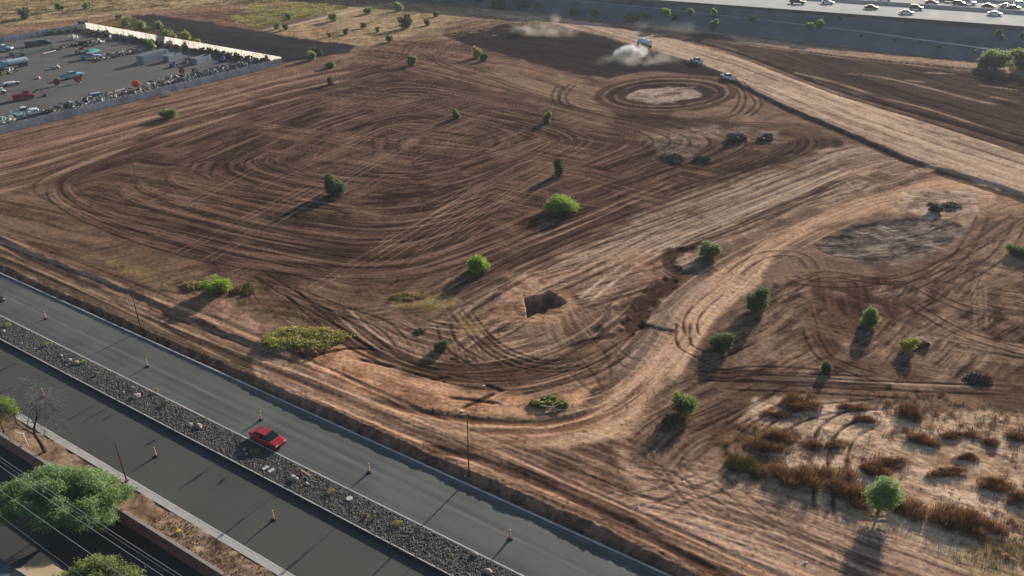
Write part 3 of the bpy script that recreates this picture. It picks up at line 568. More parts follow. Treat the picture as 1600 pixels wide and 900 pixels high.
# keep the soil below the yard's paving
def in_par(X, Y, o, a, b, mrg=0):
    ax, ay = a.x-o.x, a.y-o.y; bx, by = b.x-o.x, b.y-o.y; det = ax*by-ay*bx
    u = ((X-o.x)*by-(Y-o.y)*bx)/det; v = (ax*(Y-o.y)-ay*(X-o.x))/det
    return (u > mrg) & (u < 1-mrg) & (v > mrg) & (v < 1-mrg)
_yd = in_par(XG, YG, YB, YA, YC2); HG[_yd] = -.25
HG[PYG < -172] = 0; HG[NG < 30.9] = ZR-.3

# build the sheet
GV = np.stack([XG, YG, HG], -1).reshape(-1, 3)
_i = np.arange(NY*NX, dtype=np.int32).reshape(NY, NX)
GF = np.stack([_i[1:, :-1], _i[1:, 1:], _i[:-1, 1:], _i[:-1, :-1]], -1).reshape(-1, 4)
me = np_mesh('ground', GV, GF, smooth=True)
ca = me.attributes.new('soil', 'FLOAT_COLOR', 'POINT'); ca.data.foreach_set('color', np.concatenate([CG.reshape(-1, 3), np.ones((NY*NX, 1), np.float32)], 1).astype(np.float32).ravel())
m = bpy.data.materials.new('soil'); m.use_nodes = True; t = m.node_tree; b = t.nodes['Principled BSDF']
b.inputs['Roughness'].default_value = 1.0; b.inputs['Specular IOR Level'].default_value = .0
at = t.nodes.new('ShaderNodeAttribute'); at.attribute_name = 'soil'
tc = t.nodes.new('ShaderNodeTexCoord')
nz = t.nodes.new('ShaderNodeTexNoise'); nz.inputs['Scale'].default_value = 1.6; nz.inputs['Detail'].default_value = 9; nz.inputs['Roughness'].default_value = .7
t.links.new(tc.outputs['Object'], nz.inputs['Vector'])
mr = t.nodes.new('ShaderNodeMapRange'); mr.inputs[1].default_value = .3; mr.inputs[2].default_value = .7; mr.inputs[3].default_value = .6; mr.inputs[4].default_value = 1.35
t.links.new(nz.outputs[0], mr.inputs[0])
vm = t.nodes.new('ShaderNodeVectorMath'); vm.operation = 'SCALE'; t.links.new(at.outputs['Color'], vm.inputs[0]); t.links.new(mr.outputs[0], vm.inputs['Scale'])
t.links.new(vm.outputs[0], b.inputs['Base Color'])
bp = t.nodes.new('ShaderNodeBump'); bp.inputs['Distance'].default_value = .05; bp.inputs['Strength'].default_value = .8
t.links.new(nz.outputs[0], bp.inputs['Height']); t.links.new(bp.outputs[0], b.inputs['Normal'])
me.materials.append(m); ground = bpy.data.objects.new('ground', me); COL.objects.link(ground); tag(ground, kind='structure')
def gz(x, y):
    """height of the soil at a point"""
    zc = y*CS+CAMH*SN; px = 800+F*x/zc; py = 450-F*(y*SN-CAMH*CS)/zc
    i = int(np.clip(np.searchsorted(py_ax, py), 1, NY-1)); j = int(np.clip(np.searchsorted(px_ax, px), 1, NX-1))
    return float(HG[i, j])
def on(px, py):
    p = G(px, py, 0); z = gz(p.x, p.y)
    p = G(px, py, z); z = gz(p.x, p.y); return Vector((p.x, p.y, z))
# ------------------------------------------------------------------ street: carriageways, kerbs, median, strip, wall, alley
def asphalt(name, lo, hi, streak=1.0):
    """worn asphalt: streaks run along the local x axis"""
    m = bpy.data.materials.new(name); m.use_nodes = True; t = m.node_tree; b = t.nodes['Principled BSDF']
    b.inputs['Roughness'].default_value = .8; b.inputs['Specular IOR Level'].default_value = .35
    tc = t.nodes.new('ShaderNodeTexCoord'); mp = t.nodes.new('ShaderNodeMapping'); mp.inputs['Scale'].default_value = (.012, 1.0, 1)
    nz = t.nodes.new('ShaderNodeTexNoise'); nz.inputs['Scale'].default_value = 1.3; nz.inputs['Detail'].default_value = 5
    n2 = t.nodes.new('ShaderNodeTexNoise'); n2.inputs['Scale'].default_value = .12; n2.inputs['Detail'].default_value = 4
    n3 = t.nodes.new('ShaderNodeTexNoise'); n3.inputs['Scale'].default_value = 30; n3.inputs['Detail'].default_value = 3
    for n in (n2, n3): t.links.new(tc.outputs['Object'], n.inputs['Vector'])
    t.links.new(tc.outputs['Object'], mp.inputs[0]); t.links.new(mp.outputs[0], nz.inputs['Vector'])
    def math_(op, a, b_): 
        q = t.nodes.new('ShaderNodeMath'); q.operation = op
        for i, s in enumerate((a, b_)):
            if isinstance(s, (int, float)): q.inputs[i].default_value = s
            else: t.links.new(s, q.inputs[i])
        return q.outputs[0]
    v = math_('ADD', math_('MULTIPLY', nz.outputs[0], streak), math_('MULTIPLY', n2.outputs[0], .8)); v = math_('ADD', v, math_('MULTIPLY', n3.outputs[0], .35))
    mr = t.nodes.new('ShaderNodeMapRange'); mr.inputs[1].default_value = (streak+1.15)*.5-.28; mr.inputs[2].default_value = (streak+1.15)*.5+.28; t.links.new(v, mr.inputs[0])
    mx = t.nodes.new('ShaderNodeMix'); mx.data_type = 'RGBA'; mx.inputs[6].default_value = list(lin(lo))+[1]; mx.inputs[7].default_value = list(lin(hi))+[1]
    t.links.new(mr.outputs[0], mx.inputs[0]); t.links.new(mx.outputs[2], b.inputs['Base Color'])
    bp = t.nodes.new('ShaderNodeBump'); bp.inputs['Distance'].default_value = .004; t.links.new(n3.outputs[0], bp.inputs['Height']); t.links.new(bp.outputs[0], b.inputs['Normal'])
    return m
A_ROAD = asphalt('street_asphalt', (64,67,65), (96,98,92), .9)
A_YARD = asphalt('yard_asphalt', (60,59,57), (98,93,86), .5)
A_ALLEY = asphalt('alley_asphalt', (58,58,56), (74,72,68), .4)
A_FW = asphalt('freeway_concrete', (166,165,158), (188,186,178), .8); A_FW.node_tree.nodes['Principled BSDF'].inputs['Specular IOR Level'].default_value = .05; A_FW.node_tree.nodes['Principled BSDF'].inputs['Roughness'].default_value = 1.0
RZ = math.atan2(RD.y, RD.x)
S0, S1 = -420.0, 160.0
def strip(name, n0, n1, z, mt, z2=None, s0=S0, s1=S1, kind='structure', nseg=1):
    """flat band running along the street, modelled in the street's own axes"""
    z2 = z if z2 is None else z2
    v = []; f = []
    for i in range(nseg+1):
        s = s0+(s1-s0)*i/nseg; v += [(s, n0, z), (s, n1, z2)]
    f = [(2*i, 2*i+2, 2*i+3, 2*i+1) for i in range(nseg)]
    mb = MB().add(v, f); o = mb.build(name, mt); o.rotation_euler = (0, 0, RZ); tag(o, kind=kind); return o
def prism(name, n0, n1, z0, z1, mt, s0=S0, s1=S1, kind='structure', bev=.02):
    mb = MB().box(((s0+s1)/2, (n0+n1)/2, (z0+z1)/2), (s1-s0, n1-n0, z1-z0)); o = mb.build(name, mt, bevel=bev); o.rotation_euler = (0, 0, RZ)
    if kind: tag(o, kind=kind)
    return o
strip('road', N_MEDN, N_KERB-.5, ZR, A_ROAD)
strip('road', N_SWI, N_MEDS-.12, ZR, asphalt('street_asphalt_dark', (62,63,58), (76,76,70), .5))
strip('gutter', N_KERB-.5, N_KERB-.02, ZR+.004, M['gutter'])
prism('kerb', N_KERB-.02, N_KERB+.16, ZR-.3, ZR+.16, M['kerb'])
prism('kerb', N_MEDN-.16, N_MEDN, ZR-.3, ZR+.13, M['kerb'])
prism('kerb', N_MEDS-.07, N_MEDS+.07, ZR+.29, ZR+.35, M['kerb'])
prism('kerb_face', N_MEDS-.055, N_MEDS+.06, ZR-.3, ZR+.288, mat('shaded_kerb_face', (62,66,70), .9, var=.2), bev=0)  # concrete kerb face, its shade put into the dark colour
prism('kerb', N_SWI-.18, N_SWI, ZR-.3, ZR+.12, M['kerb'])
strip('sidewalk', N_SWO, N_SWI-.18, ZR+.11, M['conc'])
# faint worn lane line scraped off the northbound side
m_w = mat('worn_lane_line', (98,99,95), .85, rgb2=(84,86,83), vscale=.25)
strip('lane_line', 51.0, 51.42, ZR+.005, m_w)
# median kerb's shadow on the southbound side, painted as a dark strip
strip('kerb_shade_strip', N_MEDS-1.05, N_MEDS-.06, ZR+.004, mat('kerb_shade_asphalt', (48,51,52), .6, var=.2, vscale=.4))
# median bed
MEDZ0, MEDZ1 = ZR+.30, ZR+.11
m_bed = mat('median_soil', (96,90,84), .95, rgb2=(70,66,62), vscale=2.5, bump=.04, bscale=6)
strip('median_bed', N_MEDS+.06, N_MEDN-.16, MEDZ0, m_bed, MEDZ1, nseg=1)
def medz(n): return MEDZ0+(MEDZ1-MEDZ0)*(n-N_MEDS)/(N_MEDN-N_MEDS)
# gravel lying on the median: uncountable
def stones(N, s0, s1, n0, n1, r0, r1, zf, seed, dens=None):
    rg = np.random.default_rng(seed)
    s = rg.uniform(s0, s1, N); n = rg.uniform(n0, n1, N); r = r0+(r1-r0)*rg.random(N)**2.5
    ico = np.array([(0,0,1),(.89,0,.45),(.28,.85,.45),(-.72,.53,.45),(-.72,-.53,.45),(.28,-.85,.45),(.72,.53,-.45),(-.28,.85,-.45),(-.89,0,-.45),(-.28,-.85,-.45),(.72,-.53,-.45)])
    fc = np.array([(0,1,2),(0,2,3),(0,3,4),(0,4,5),(0,5,1),(1,6,2),(2,7,3),(3,8,4),(4,9,5),(5,10,1),(2,6,7),(3,7,8),(4,8,9),(5,9,10),(1,10,6)])
    V = ico[None]*rg.uniform(.65, 1.3, (N, 11, 1))*rg.uniform(.6, 1.3, (N, 1, 3))*r[:, None, None]
    a = rg.uniform(0, 6.28, N); ca_, sa = np.cos(a)[:, None], np.sin(a)[:, None]
    V = np.stack([V[..., 0]*ca_-V[..., 1]*sa, V[..., 0]*sa+V[..., 1]*ca_, V[..., 2]], -1)
    V[..., 0] += s[:, None]; V[..., 1] += n[:, None]; V[..., 2] += (zf(n)+r*.25)[:, None]
    Fc = fc[None]+np.arange(N)[:, None, None]*11
    return V.reshape(-1, 3), Fc.reshape(-1, 3)
def isl_mat(name, a, b_, c_, rough=.95):
    m = leaf_mat(name, a, b_, c_, 0.0); return m
V, Fc = stones(38000, -135, 0, N_MEDS+.12, N_MEDN-.22, .03, .11, medz, 3)
me = np_mesh('gravel', V, Fc); me.materials.append(isl_mat('median_gravel', (62,60,58), (120,115,109), (88,84,80)))
o = bpy.data.objects.new('gravel', me); COL.objects.link(o); o.rotation_euler = (0, 0, RZ); tag(o, 'coarse dark grey gravel covering the street median', kind='stuff')
V, Fc = stones(2600, -66, -20, N_WALL+.5, N_SWO-.1, .03, .10, lambda n: n*0+ZR+.1, 4)
me = np_mesh('loose_stones', V, Fc); me.materials.append(isl_mat('strip_stones', (74,56,44), (140,112,90), (104,80,64)))
o = bpy.data.objects.new('loose_stones', me); COL.objects.link(o); o.rotation_euler = (0, 0, RZ); tag(o, 'small brown stones strewn over the bare planting strip', kind='stuff')
# clods along the kerb bank
V, Fc = stones(3500, -160, 20, 55.7, 57.0, .02, .10, lambda n: np.clip((n-55.5)*.75, 0, 1)*-ZR+ZR, 5)
me = np_mesh('soil_clods', V, Fc); me.materials.append(isl_mat('clod_soil', (72,52,42), (140,112,90), (100,76,60)))
o = bpy.data.objects.new('soil_clods', me); COL.objects.link(o); o.rotation_euler = (0, 0, RZ); tag(o, 'broken soil clods along the bank behind the kerb', kind='stuff')
strip('alley', -60, 30.9, ZR-.02, A_ALLEY)
# block wall
wall = empty('block_wall', R(-60, N_WALL-.2, ZR-.1), RZ)
tag(wall, 'long reddish block wall with a pale cap between planting strip and alley', 'wall')
mb = MB().box((-20, 0, .95), (420, .2, 2.1)); wb = mb.build('wall_face', M['block'], wall)
mb = MB()
for k in range(26): mb.box((-200+k*16, 0, 1.0), (.42, .42, 2.25))
mb.build('pilaster', M['block'], wall)['kind'] = 'stuff'
mb = MB().box((-20, 0, 2.05), (420, .34, .09)); mb.build('cap', M['cap'], wall, bevel=.01)

# ------------------------------------------------------------------ storage yard paving
def quad(name, pts, mt, z, kind='structure', axis=None):
    o = MB().add([(p.x, p.y, z) for p in pts], [tuple(range(len(pts)))]).build(name, mt); tag(o, kind=kind); return o
quad('yard_paving', [YA, YB, YC2, YD][::-1], A_YARD, .01)

# ------------------------------------------------------------------ freeway on its embankment
FZ = 8.5
fd = Vector((.8937433, -.4485788, 0)); fn = Vector((.4485788, .8937433, 0)); FA = math.atan2(fd.y, fd.x)
def FW(s, n, z=0.0): return fd*s+fn*n+Vector((0, 0, z))
_p = G(1299, 0, FZ); NF0 = sum((G(*q, FZ).dot(fn)) for q in ((1031,0),(1600,41)))/2
NFB = (G(1299,2,FZ).dot(fn)+G(1600,22,FZ).dot(fn))/2; NFF = (G(1501,0,FZ).dot(fn)+G(1600,8,FZ).dot(fn))/2
def fband(name, n0, n1, z0, z1, mt, kind='structure', s0=-900, s1=900):
    o = MB().box(((s0+s1)/2, (n0+n1)/2, (z0+z1)/2), (s1-s0, n1-n0, z1-z0)).build(name, mt); o.rotation_euler = (0, 0, FA)
    if kind: tag(o, kind=kind)
    return o
fband('freeway_deck', NF0, NFF+1, FZ-.6, FZ, A_FW)
bar = fband('median_barrier', NFB, NFB+.4, FZ+.004, FZ+1.25, M['conc'], None); tag(bar, 'long grey concrete barrier between the two freeway carriageways', 'barrier')
bar = fband('shoulder_barrier', NFF+.2, NFF+.6, FZ+.004, FZ+1.1, M['conc'], None); tag(bar, 'grey concrete barrier along the far edge of the freeway', 'barrier')
m_ln = mat('lane_paint', (225,225,220), .7)
for k in range(1, 6):
    nn = NF0+3.2+k*3.7
    if nn < NFB-3:
        mb = MB()
        for q in range(-40, 40): mb.add([(q*12, nn, FZ+.005), (q*12+3, nn, FZ+.005), (q*12+3, nn+.14, FZ+.005), (q*12, nn+.14, FZ+.005)], [(0,1,2,3)])
        o = mb.build('lane_marking', m_ln); o.rotation_euler = (0, 0, FA); tag(o, kind='structure')
# embankment slopes: toe, bench with concrete ditch, upper edge
TOE = [(560,-2,0),(700,6,0),(800,15,0),(900,27,0),(1000,38,0),(1150,55,0),(1330,76,0),(1540,98.5,0),(1700,118,0),(1900,143,0)]
BEN = [(560,-46,8.0),(700,-30,7.6),(800,-14,7.0),(890,0,6.2),(1000,10.6,5.4),(1150,27.2,4.5),(1330,48,3.7),(1544,77,3.0),(1700,98,2.6),(1900,125,2.4)]
tv = [G(*p) for p in TOE]; bv = [G(*p) for p in BEN]
for v_ in tv: v_.z = -.3
def eg(x):  # upper edge on the freeway line nearest to a bench point
    s = x.dot(fd); return FW(s, NF0-.1, FZ-.15)
uv = [eg(p) for p in bv]
m_emb = mat('embankment_gravel', (106,112,118), .95, rgb2=(88,92,96), vscale=.15, bump=.06, bscale=1.5)
m_embt = mat('embankment_top_soil', (104,80,64), .95, rgb2=(80,62,52), vscale=.2)
def sheet(name, A, B, mt, n=6, rough=0, kind='structure'):
    vs = []; fs = []
    AA = []; BB = []
    for i in range(len(A)-1):
        for k in range(8): AA.append(A[i].lerp(A[i+1], k/8)); BB.append(B[i].lerp(B[i+1], k/8))
    AA.append(A[-1]); BB.append(B[-1])
    for i, (a, b) in enumerate(zip(AA, BB)):
        for k in range(n+1):
            p = a.lerp(b, k/n); 
            if 0 < k < n: p.z += (float(noise2(i*.6, k*.9, 7))-.5)*rough
            vs.append(p)
    for i in range(len(AA)-1):
        for k in range(n): q = i*(n+1)+k; fs.append((q, q+n+1, q+n+2, q+1))
    o = MB().add(vs, fs).build(name, mt, smooth=True); tag(o, kind=kind); return o
bv2 = [p+Vector((.54, .84, .02))*3.0 for p in bv]
for p, q in zip(bv2, bv): p.z = q.z-.12
sheet('embankment_lower', tv, bv, m_emb, 6, .5)
um = [a.lerp(b, .8) for a, b in zip(bv2, uv)]
sheet('drainage_channel', bv, bv2, mat('channel_concrete', (176,174,166), .85, var=.12, vscale=.3), 1)
sheet('embankment_upper', bv2, um, m_emb, 6, .5)
sheet('embankment_crest', um, uv, m_embt, 2, .1)
# ------------------------------------------------------------------ vegetation
def leaf_cloud(N, lobes, leaf, seed, flat=.0, up=0.0, hang=0.0):
    """small leaf faces spread through the crown's volume; lobes = (x,y,z,rx,ry,rz)"""
    rg = np.random.default_rng(seed); L = np.array(lobes, float)
    vol = (L[:, 3]*L[:, 4]*L[:, 5])**.8; k = rg.choice(len(L), N, p=vol/vol.sum())
    d = rg.normal(size=(N, 3)); d /= np.linalg.norm(d, axis=1, keepdims=True)
    r = rg.random(N)**.42
    # clumps: radial reach varies over the lobe, gaps in between
    cl = np.sin(d[:, 0]*5+k*1.3+L[k, 0])*np.sin(d[:, 1]*6+k*2.1)*np.sin(d[:, 2]*5+k*.7)
    r = r*(.80+.34*cl+.30*rg.random(N)**2)
    C_ = L[k, :3]+d*r[:, None]*L[k, 3:]
    C_[:, 2] = np.maximum(C_[:, 2], .04)
    sz = leaf*rg.uniform(.6, 1.4, N)
    a = rg.normal(size=(N, 3)); a[:, 2] = a[:, 2]*(1-flat)+up; a /= np.linalg.norm(a, axis=1, keepdims=True)
    b = rg.normal(size=(N, 3)); b -= a*(a*b).sum(1, keepdims=True); b /= np.linalg.norm(b, axis=1, keepdims=True)
    A = a*sz[:, None]; B = b*(sz*.5)[:, None]
    V = np.stack([C_-A, C_+B, C_+A, C_-B], 1).reshape(-1, 3)
    return V, np.arange(4*N).reshape(-1, 4)
def blade_cloud(N, lobes, h, wd, seed, spread=.5, flatz=True):
    """stiff dry stems fanning out of mounds"""
    rg = np.random.default_rng(seed); L = np.array(lobes, float)
    vol = L[:, 3]*L[:, 4]; k = rg.choice(len(L), N, p=vol/vol.sum())
    a = rg.uniform(0, 6.283, N); r = rg.random(N)**.75*1.15
    x = L[k, 0]+np.cos(a)*r*L[k, 3]; y = L[k, 1]+np.sin(a)*r*L[k, 4]
    top = L[k, 5]*np.sqrt(np.clip(1-r*r*.85, 0, 1))*rg.uniform(.35, 1.05, N)
    z0 = L[k, 2]+top*rg.uniform(.0, .6, N)
    dx = np.cos(a)*spread*r+rg.normal(0, .25, N); dy = np.sin(a)*spread*r+rg.normal(0, .25, N)
    hh = (np.maximum(top-z0+L[k, 2], 0)+h*.5)*rg.uniform(.4, 1.25, N)
    B = np.stack([x, y, z0], 1); T = B+np.stack([dx*hh, dy*hh, hh], 1)
    s = rg.normal(size=(N, 3)); s[:, 2] *= .2; s /= np.linalg.norm(s, axis=1, keepdims=True); s *= wd
    V = np.stack([B-s, B+s, T+s*.5, T-s*.5], 1).reshape(-1, 3)
    return V, np.arange(4*N).reshape(-1, 4)
def np_obj(name, V, Fc, mt, parent=None):
    me = np_mesh(name, V, Fc); me.materials.append(mt); o = bpy.data.objects.new(name, me); COL.objects.link(o); o.parent = parent; return o
def lobes_for(wd, ht, n, seed, base=.12, squash=1.0):
    rg = random.Random(seed); out = [(0, 0, ht*.42, wd*.30, wd*.30, ht*.42), (wd*.12, wd*.05, ht*.22, wd*.26, wd*.22, ht*.24), (-wd*.13, 0, ht*.22, wd*.25, wd*.22, ht*.24)]
    for i in range(n):
        a = rg.uniform(0, 6.28); r = wd*.30*rg.uniform(.5, 1); z = ht*rg.uniform(base+.05, .74)
        q = rg.uniform(.13, .25)
        out.append((math.cos(a)*r, math.sin(a)*r, z, wd*q, wd*q, min(ht*q*1.25, z)))
    return out
def limbs(name, ht, wd, nb, r0, mt, parent, seed, trunk=.35, kink=.2, fork=2, lean=(0, 0)):
    rg = random.Random(seed); mb = MB(); tz = ht*trunk
    tp = Vector((lean[0], lean[1], tz)); mb.tube([(0,0,-.15),(tp.x*.4+kink*r0, tp.y*.4, tz*.5), tp], [r0*1.25, r0, r0*.85], 7)
    for i in range(nb):
        a = i*6.283/nb+rg.uniform(-.4, .4); e = tp+Vector((math.cos(a)*wd*rg.uniform(.22,.42), math.sin(a)*wd*rg.uniform(.22,.42), (ht-tz)*rg.uniform(.45,.8)))
        m_ = tp.lerp(e, .5)+Vector((rg.uniform(-1,1), rg.uniform(-1,1), .5))*wd*.05
        mb.tube([tp, m_, e], [r0*.65, r0*.42, r0*.12], 5)
        for q in range(fork):
            e2 = m_+Vector((rg.uniform(-1,1), rg.uniform(-1,1), rg.uniform(.2,1)))*wd*.25; mb.tube([m_, e2], [r0*.35, r0*.08], 4)
    return mb.build(name, mt, parent)
def bush(px, py, wpx, hpx, leafm, label, name='bush', cat='bush', N=None, leaf=None, lob=7, seed=None, trunk=.18, group=None, n_b=4, grp=None, yw=1.0):
    p = on(px, py); k = mpp(px, py); wd = wpx*k*1.08; 
    # seen from above at the local angle: height on the picture mixes height and depth
    dep = math.atan2(CAMH, p.y); ht = max(.35, (hpx*k-wd*math.sin(dep)*.45)/math.cos(dep))*1.0
    o = empty(name, p, 0); tag(o, label, cat, group)
    sd_ = seed if seed is not None else int(px*7+py)
    near = min(1.0, 120/ (p.y+20))
    N = int((N or 5200*near*max(1, wd/5)**1.2)*1.15); leaf = leaf or (.055+.00065*p.y)
    V, Fc = leaf_cloud(N, lobes_for(wd, ht, lob, sd_), leaf, sd_)
    if yw != 1: V[:, 1] *= yw
    np_obj('foliage', V, Fc, M[leafm], o)
    limbs('stem', ht*.8, wd, n_b, .04+.012*wd, M['bark'], o, sd_, trunk)
    return o
bush(525,304,37,40,'leaf_dark','tall rounded dark green tree alone in the ploughed field casting a long shadow','tree','tree',lob=9,N=9000)
bush(876,330,60,42,'leaf_bright','broad bright green bush beside the diagonal tracks, widest in the field',N=9000,lob=10)
bush(874,274,20,30,'leaf_grey','narrow grey green upright bush behind the broad bright green one',lob=5)
bush(749,424,46,38,'leaf_bright','round bright green bush left of the dark soil pit, above the pale dry grass',N=7500,lob=8)
bush(341,456,54,36,'leaf_bright','bright green bush on the field edge above the street, beside pale dry brush',lob=9,N=7500)
bush(265,184,32,22,'leaf_mid','green bush standing just outside the yard fence on the ploughed strip',lob=6)
bush(517,131,15,17,'leaf_dark','small dark green bush near the dark graded soil',lob=5)
bush(515,106,20,13,'leaf_mid','low green bush just above the small dark one east of the yard corner',lob=5)
bush(643,102,17,20,'leaf_mid','compact green bush on the churned track junction north of the field',lob=5)
bush(745,90,18,20,'leaf_yellow','yellow green bush at the lower edge of the wet dark soil',lob=5)
bush(755,95,14,16,'leaf_grey','grey green shrub touching the yellow green one near the wet soil',lob=4)
bush(712,185,14,19,'leaf_mid','slim green bush in the upper middle of the ploughed field',lob=5)
bush(854,192,15,20,'leaf_mid','slim green bush on the upper field to the left of the pale stony patch',lob=5)
bush(486,94,19,20,'leaf_mid','light green bush at the right end of the dark graded soil',lob=5)
bush(497,86,20,15,'leaf_grey','dull green bush partly behind the light green one on the dark graded soil',lob=5)
bush(436,97,9,10,'leaf_mid','tiny green bush behind the corner of the yard fence',lob=4)
bush(1106,401,42,34,'leaf_mid','loose green bush hanging over the head of the eroded gully',lob=7,N=6000)
bush(1181,487,42,50,'leaf_dark','tall dark green bush at the right edge of the pale dirt road',lob=8,N=8000)
bush(1124,545,42,38,'leaf_dark','dark green bush below the tall one beside the pale dirt road',lob=8,N=7000)
bush(1357,512,36,38,'leaf_mid','round green bush on the churned ground below the grey basin',lob=7,N=6500)
bush(1418,547,34,30,'leaf_yellow','pale yellow green bush right of the round green one',lob=7,N=2600)
bush(1290,580,20,24,'leaf_dark','small dark green shrub just above the long double wheel track',lob=5,N=2600)
bush(1064,644,48,50,'leaf_mid','ragged green and yellow bush where the wheel tracks cross below the pale road',lob=8,N=5500)
bush(1046,662,34,26,'leaf_grey','low grey green shrub leaning against the ragged green bush',lob=6,N=2400)
bush(688,546,28,24,'leaf_dark','small dark green shrub in the bowl of curving tracks',lob=5,N=2600)
bush(655,519,22,10,'leaf_grey','flat grey shrub left of the small dark green one in the track bowl',lob=4,N=900)
bush(1590,398,42,24,'leaf_dark','dark green bush cut by the right edge of the picture',lob=7,N=5000)
bush(1460,331,28,22,'leaf_grey','grey shrub on the pale ground above the grey basin',lob=6,N=2600)
bush(1488,322,34,12,'leaf_grey','flat grey shrub just right of the round grey one above the basin',lob=6,N=1500)
bush(1446,541,16,12,'dry_black','small black shadow shaped as a shrub between yellow green bush and dark heap',lob=4,N=900)  # small black shadow, built as a dark shrub
bush(1150,220,40,17,'dry_black','dark dead brush heap on the pale stony patch, left of a flatter one','brush_heap','brush',lob=7,N=3500)
bush(1196,219,38,12,'dry_black','flatter dark brush heap at the right end of the pale stony patch','brush_heap','brush',lob=6,N=2500)
bush(1052,250,52,12,'dry_black','dark brush heap at the lower left of the pale stony patch','brush_heap','brush',lob=7,N=2800)
bush(1096,251,34,12,'dry_black','small dark brush heap right of the lower left heap','brush_heap','brush',lob=5,N=2000)
bush(1525,593,52,20,'dry_black','low black dead bush on the dark track at the far right','dead_bush','bush',lob=7,N=5000)
bush(812,54,26,14,'dry_black','dark shrub at the tip of the wet soil wrapped in dust',lob=5,N=1600)
# groundcover mound and dead branch
def mound(px, py, wpx, hpx, leafm, label, seed, name='shrub_mound', cat='shrub', N=9000, h=.7, nl=9, leaf=.14, sk=0):
    p = on(px, py); k = mpp(px, py); o = empty(name, p); tag(o, label, cat)
    dep = math.sin(math.atan2(CAMH, p.y)); W_ = wpx*k; D_ = hpx*k/dep; rg = random.Random(seed); L = []
    for i in range(nl):
        a = rg.uniform(-.42, .42); b = rg.uniform(-.36, .36)*(1-abs(a)*1.2); q = rg.uniform(.16, .28); L.append((a*W_, (b-a*sk)*D_+D_*.4, h*.3, W_*q*.8, D_*q, h*rg.uniform(.6, 1.1)))
    V, Fc = leaf_cloud(N, L, leaf, seed); np_obj('foliage', V, Fc, M[leafm], o)
    V, Fc = blade_cloud(N//5, [(x, y, 0, rx*.8, ry*.8, rz) for x, y, z, rx, ry, rz in L], .3, .02, seed+1); np_obj('dry_stalks', V, Fc, M['dry_olive'], o)['kind'] = 'stuff'; return o
mound(470,548,124,44,'leaf_yellow','long low mound of yellow green ground cover on the bank above the construction strip',5,N=16000,h=.75,nl=18,sk=-.1)
mound(483,562,34,20,'dry_brown','small brown dry clump at the foot of the yellow green mound',6,N=2500,h=.6,nl=5)
mound(856,638,56,20,'leaf_mid','flat green creeping shrub around a fallen pale branch',7,N=4500,h=.5,nl=7)
mound(645,470,70,16,'dry_pale','patch of pale dry grass inside the lower field tracks',8,N=3500,h=.25,nl=8,name='grass_patch',cat='grass',leaf=.10)
mound(307,455,46,26,'dry_pale','pale dry brush against the left of the bright green field edge bush',9,N=3500,h=.5,nl=7)
mound(370,462,40,26,'dry_olive','olive dry brush just right of the bright green field edge bush',10,N=2600,h=.5,nl=6)
p = on(858,640); fb = empty('fallen_branch', p); tag(fb, 'pale forked dead branch lying in the flat green shrub', 'branch')
MB().tube([(-1.6,.6,.35),(-.6,.1,.45),(.5,0,.3),(1.4,.5,.6)], [.05,.09,.10,.05], 6).build('limb', M['rock'], fb)
MB().tube([(.5,0,.3),(1.2,-.5,.3),(1.9,-.3,.2)], [.08,.05,.02], 6).build('limb', M['rock'], fb)
# dry brown shrubs, lower right
DRY = [(1255,640,62,40,'dry_brown','rounded russet shrub directly below the long double wheel track'),(1422,656,40,40,'dry_brown','rounded russet shrub right of the twin wheel ruts'),
 (1205,704,78,44,'dry_brown','wide russet shrub at the upper left of the scrub patch'),(1242,764,84,60,'dry_brown','tallest russet shrub bank beside the pale dirt, catching the light'),
 (1310,775,64,66,'dry_brown','dark russet brush where the twin wheel ruts end'),(1437,696,52,26,'dry_brown','low russet shrub at the left end of the long brown row'),
 (1498,686,64,18,'dry_brown','thin brown shrub at the right end of the long brown row'),(1160,740,58,46,'dry_olive','dark olive brush at the left tip of the scrub patch'),
 (1420,812,56,44,'dry_brown','russet shrub below right of the lone green tree'),(1478,820,80,58,'dry_brown','large russet shrub mass in the bottom right scrub'),
 (1536,836,76,54,'dry_brown','large russet shrub right of the biggest mass near the bottom edge'),(1590,792,50,34,'dry_brown','russet shrub cut by the right edge above the bottom corner'),
 (1552,768,60,30,'dry_brown','flat russet shrub above the bottom right masses'),(1365,745,40,40,'dry_brown','brown brush just left behind the lone green tree'),
 (1478,746,60,22,'dry_brown','flat brown shrub between the lone green tree and the right edge'),(1348,790,60,40,'dry_brown','brown brush in front of the lone green tree trunk'),
 (1548,696,30,16,'dry_brown','small brown tuft shrub near the right edge above the scrub'),(1590,690,40,22,'dry_brown','brown shrub cut by the right edge beside small tufts'),
 (1400,730,60,20,'dry_brown','low brown shrub behind the lone green tree on pale sand'),(1290,700,60,20,'dry_brown','low brown shrub crossing the upper end of the twin ruts'),
 (1215,655,40,18,'dry_brown','small brown shrub between the two upper russet shrubs'),(1330,640,50,14,'dry_brown','flat brown shrub strip right of the rounded upper left one'),
 (1356,662,40,18,'dry_brown','small dark brown shrub midway between the two rounded russet ones'),(1510,720,40,16,'dry_brown','little brown shrub on pale sand right of centre of the scrub')]
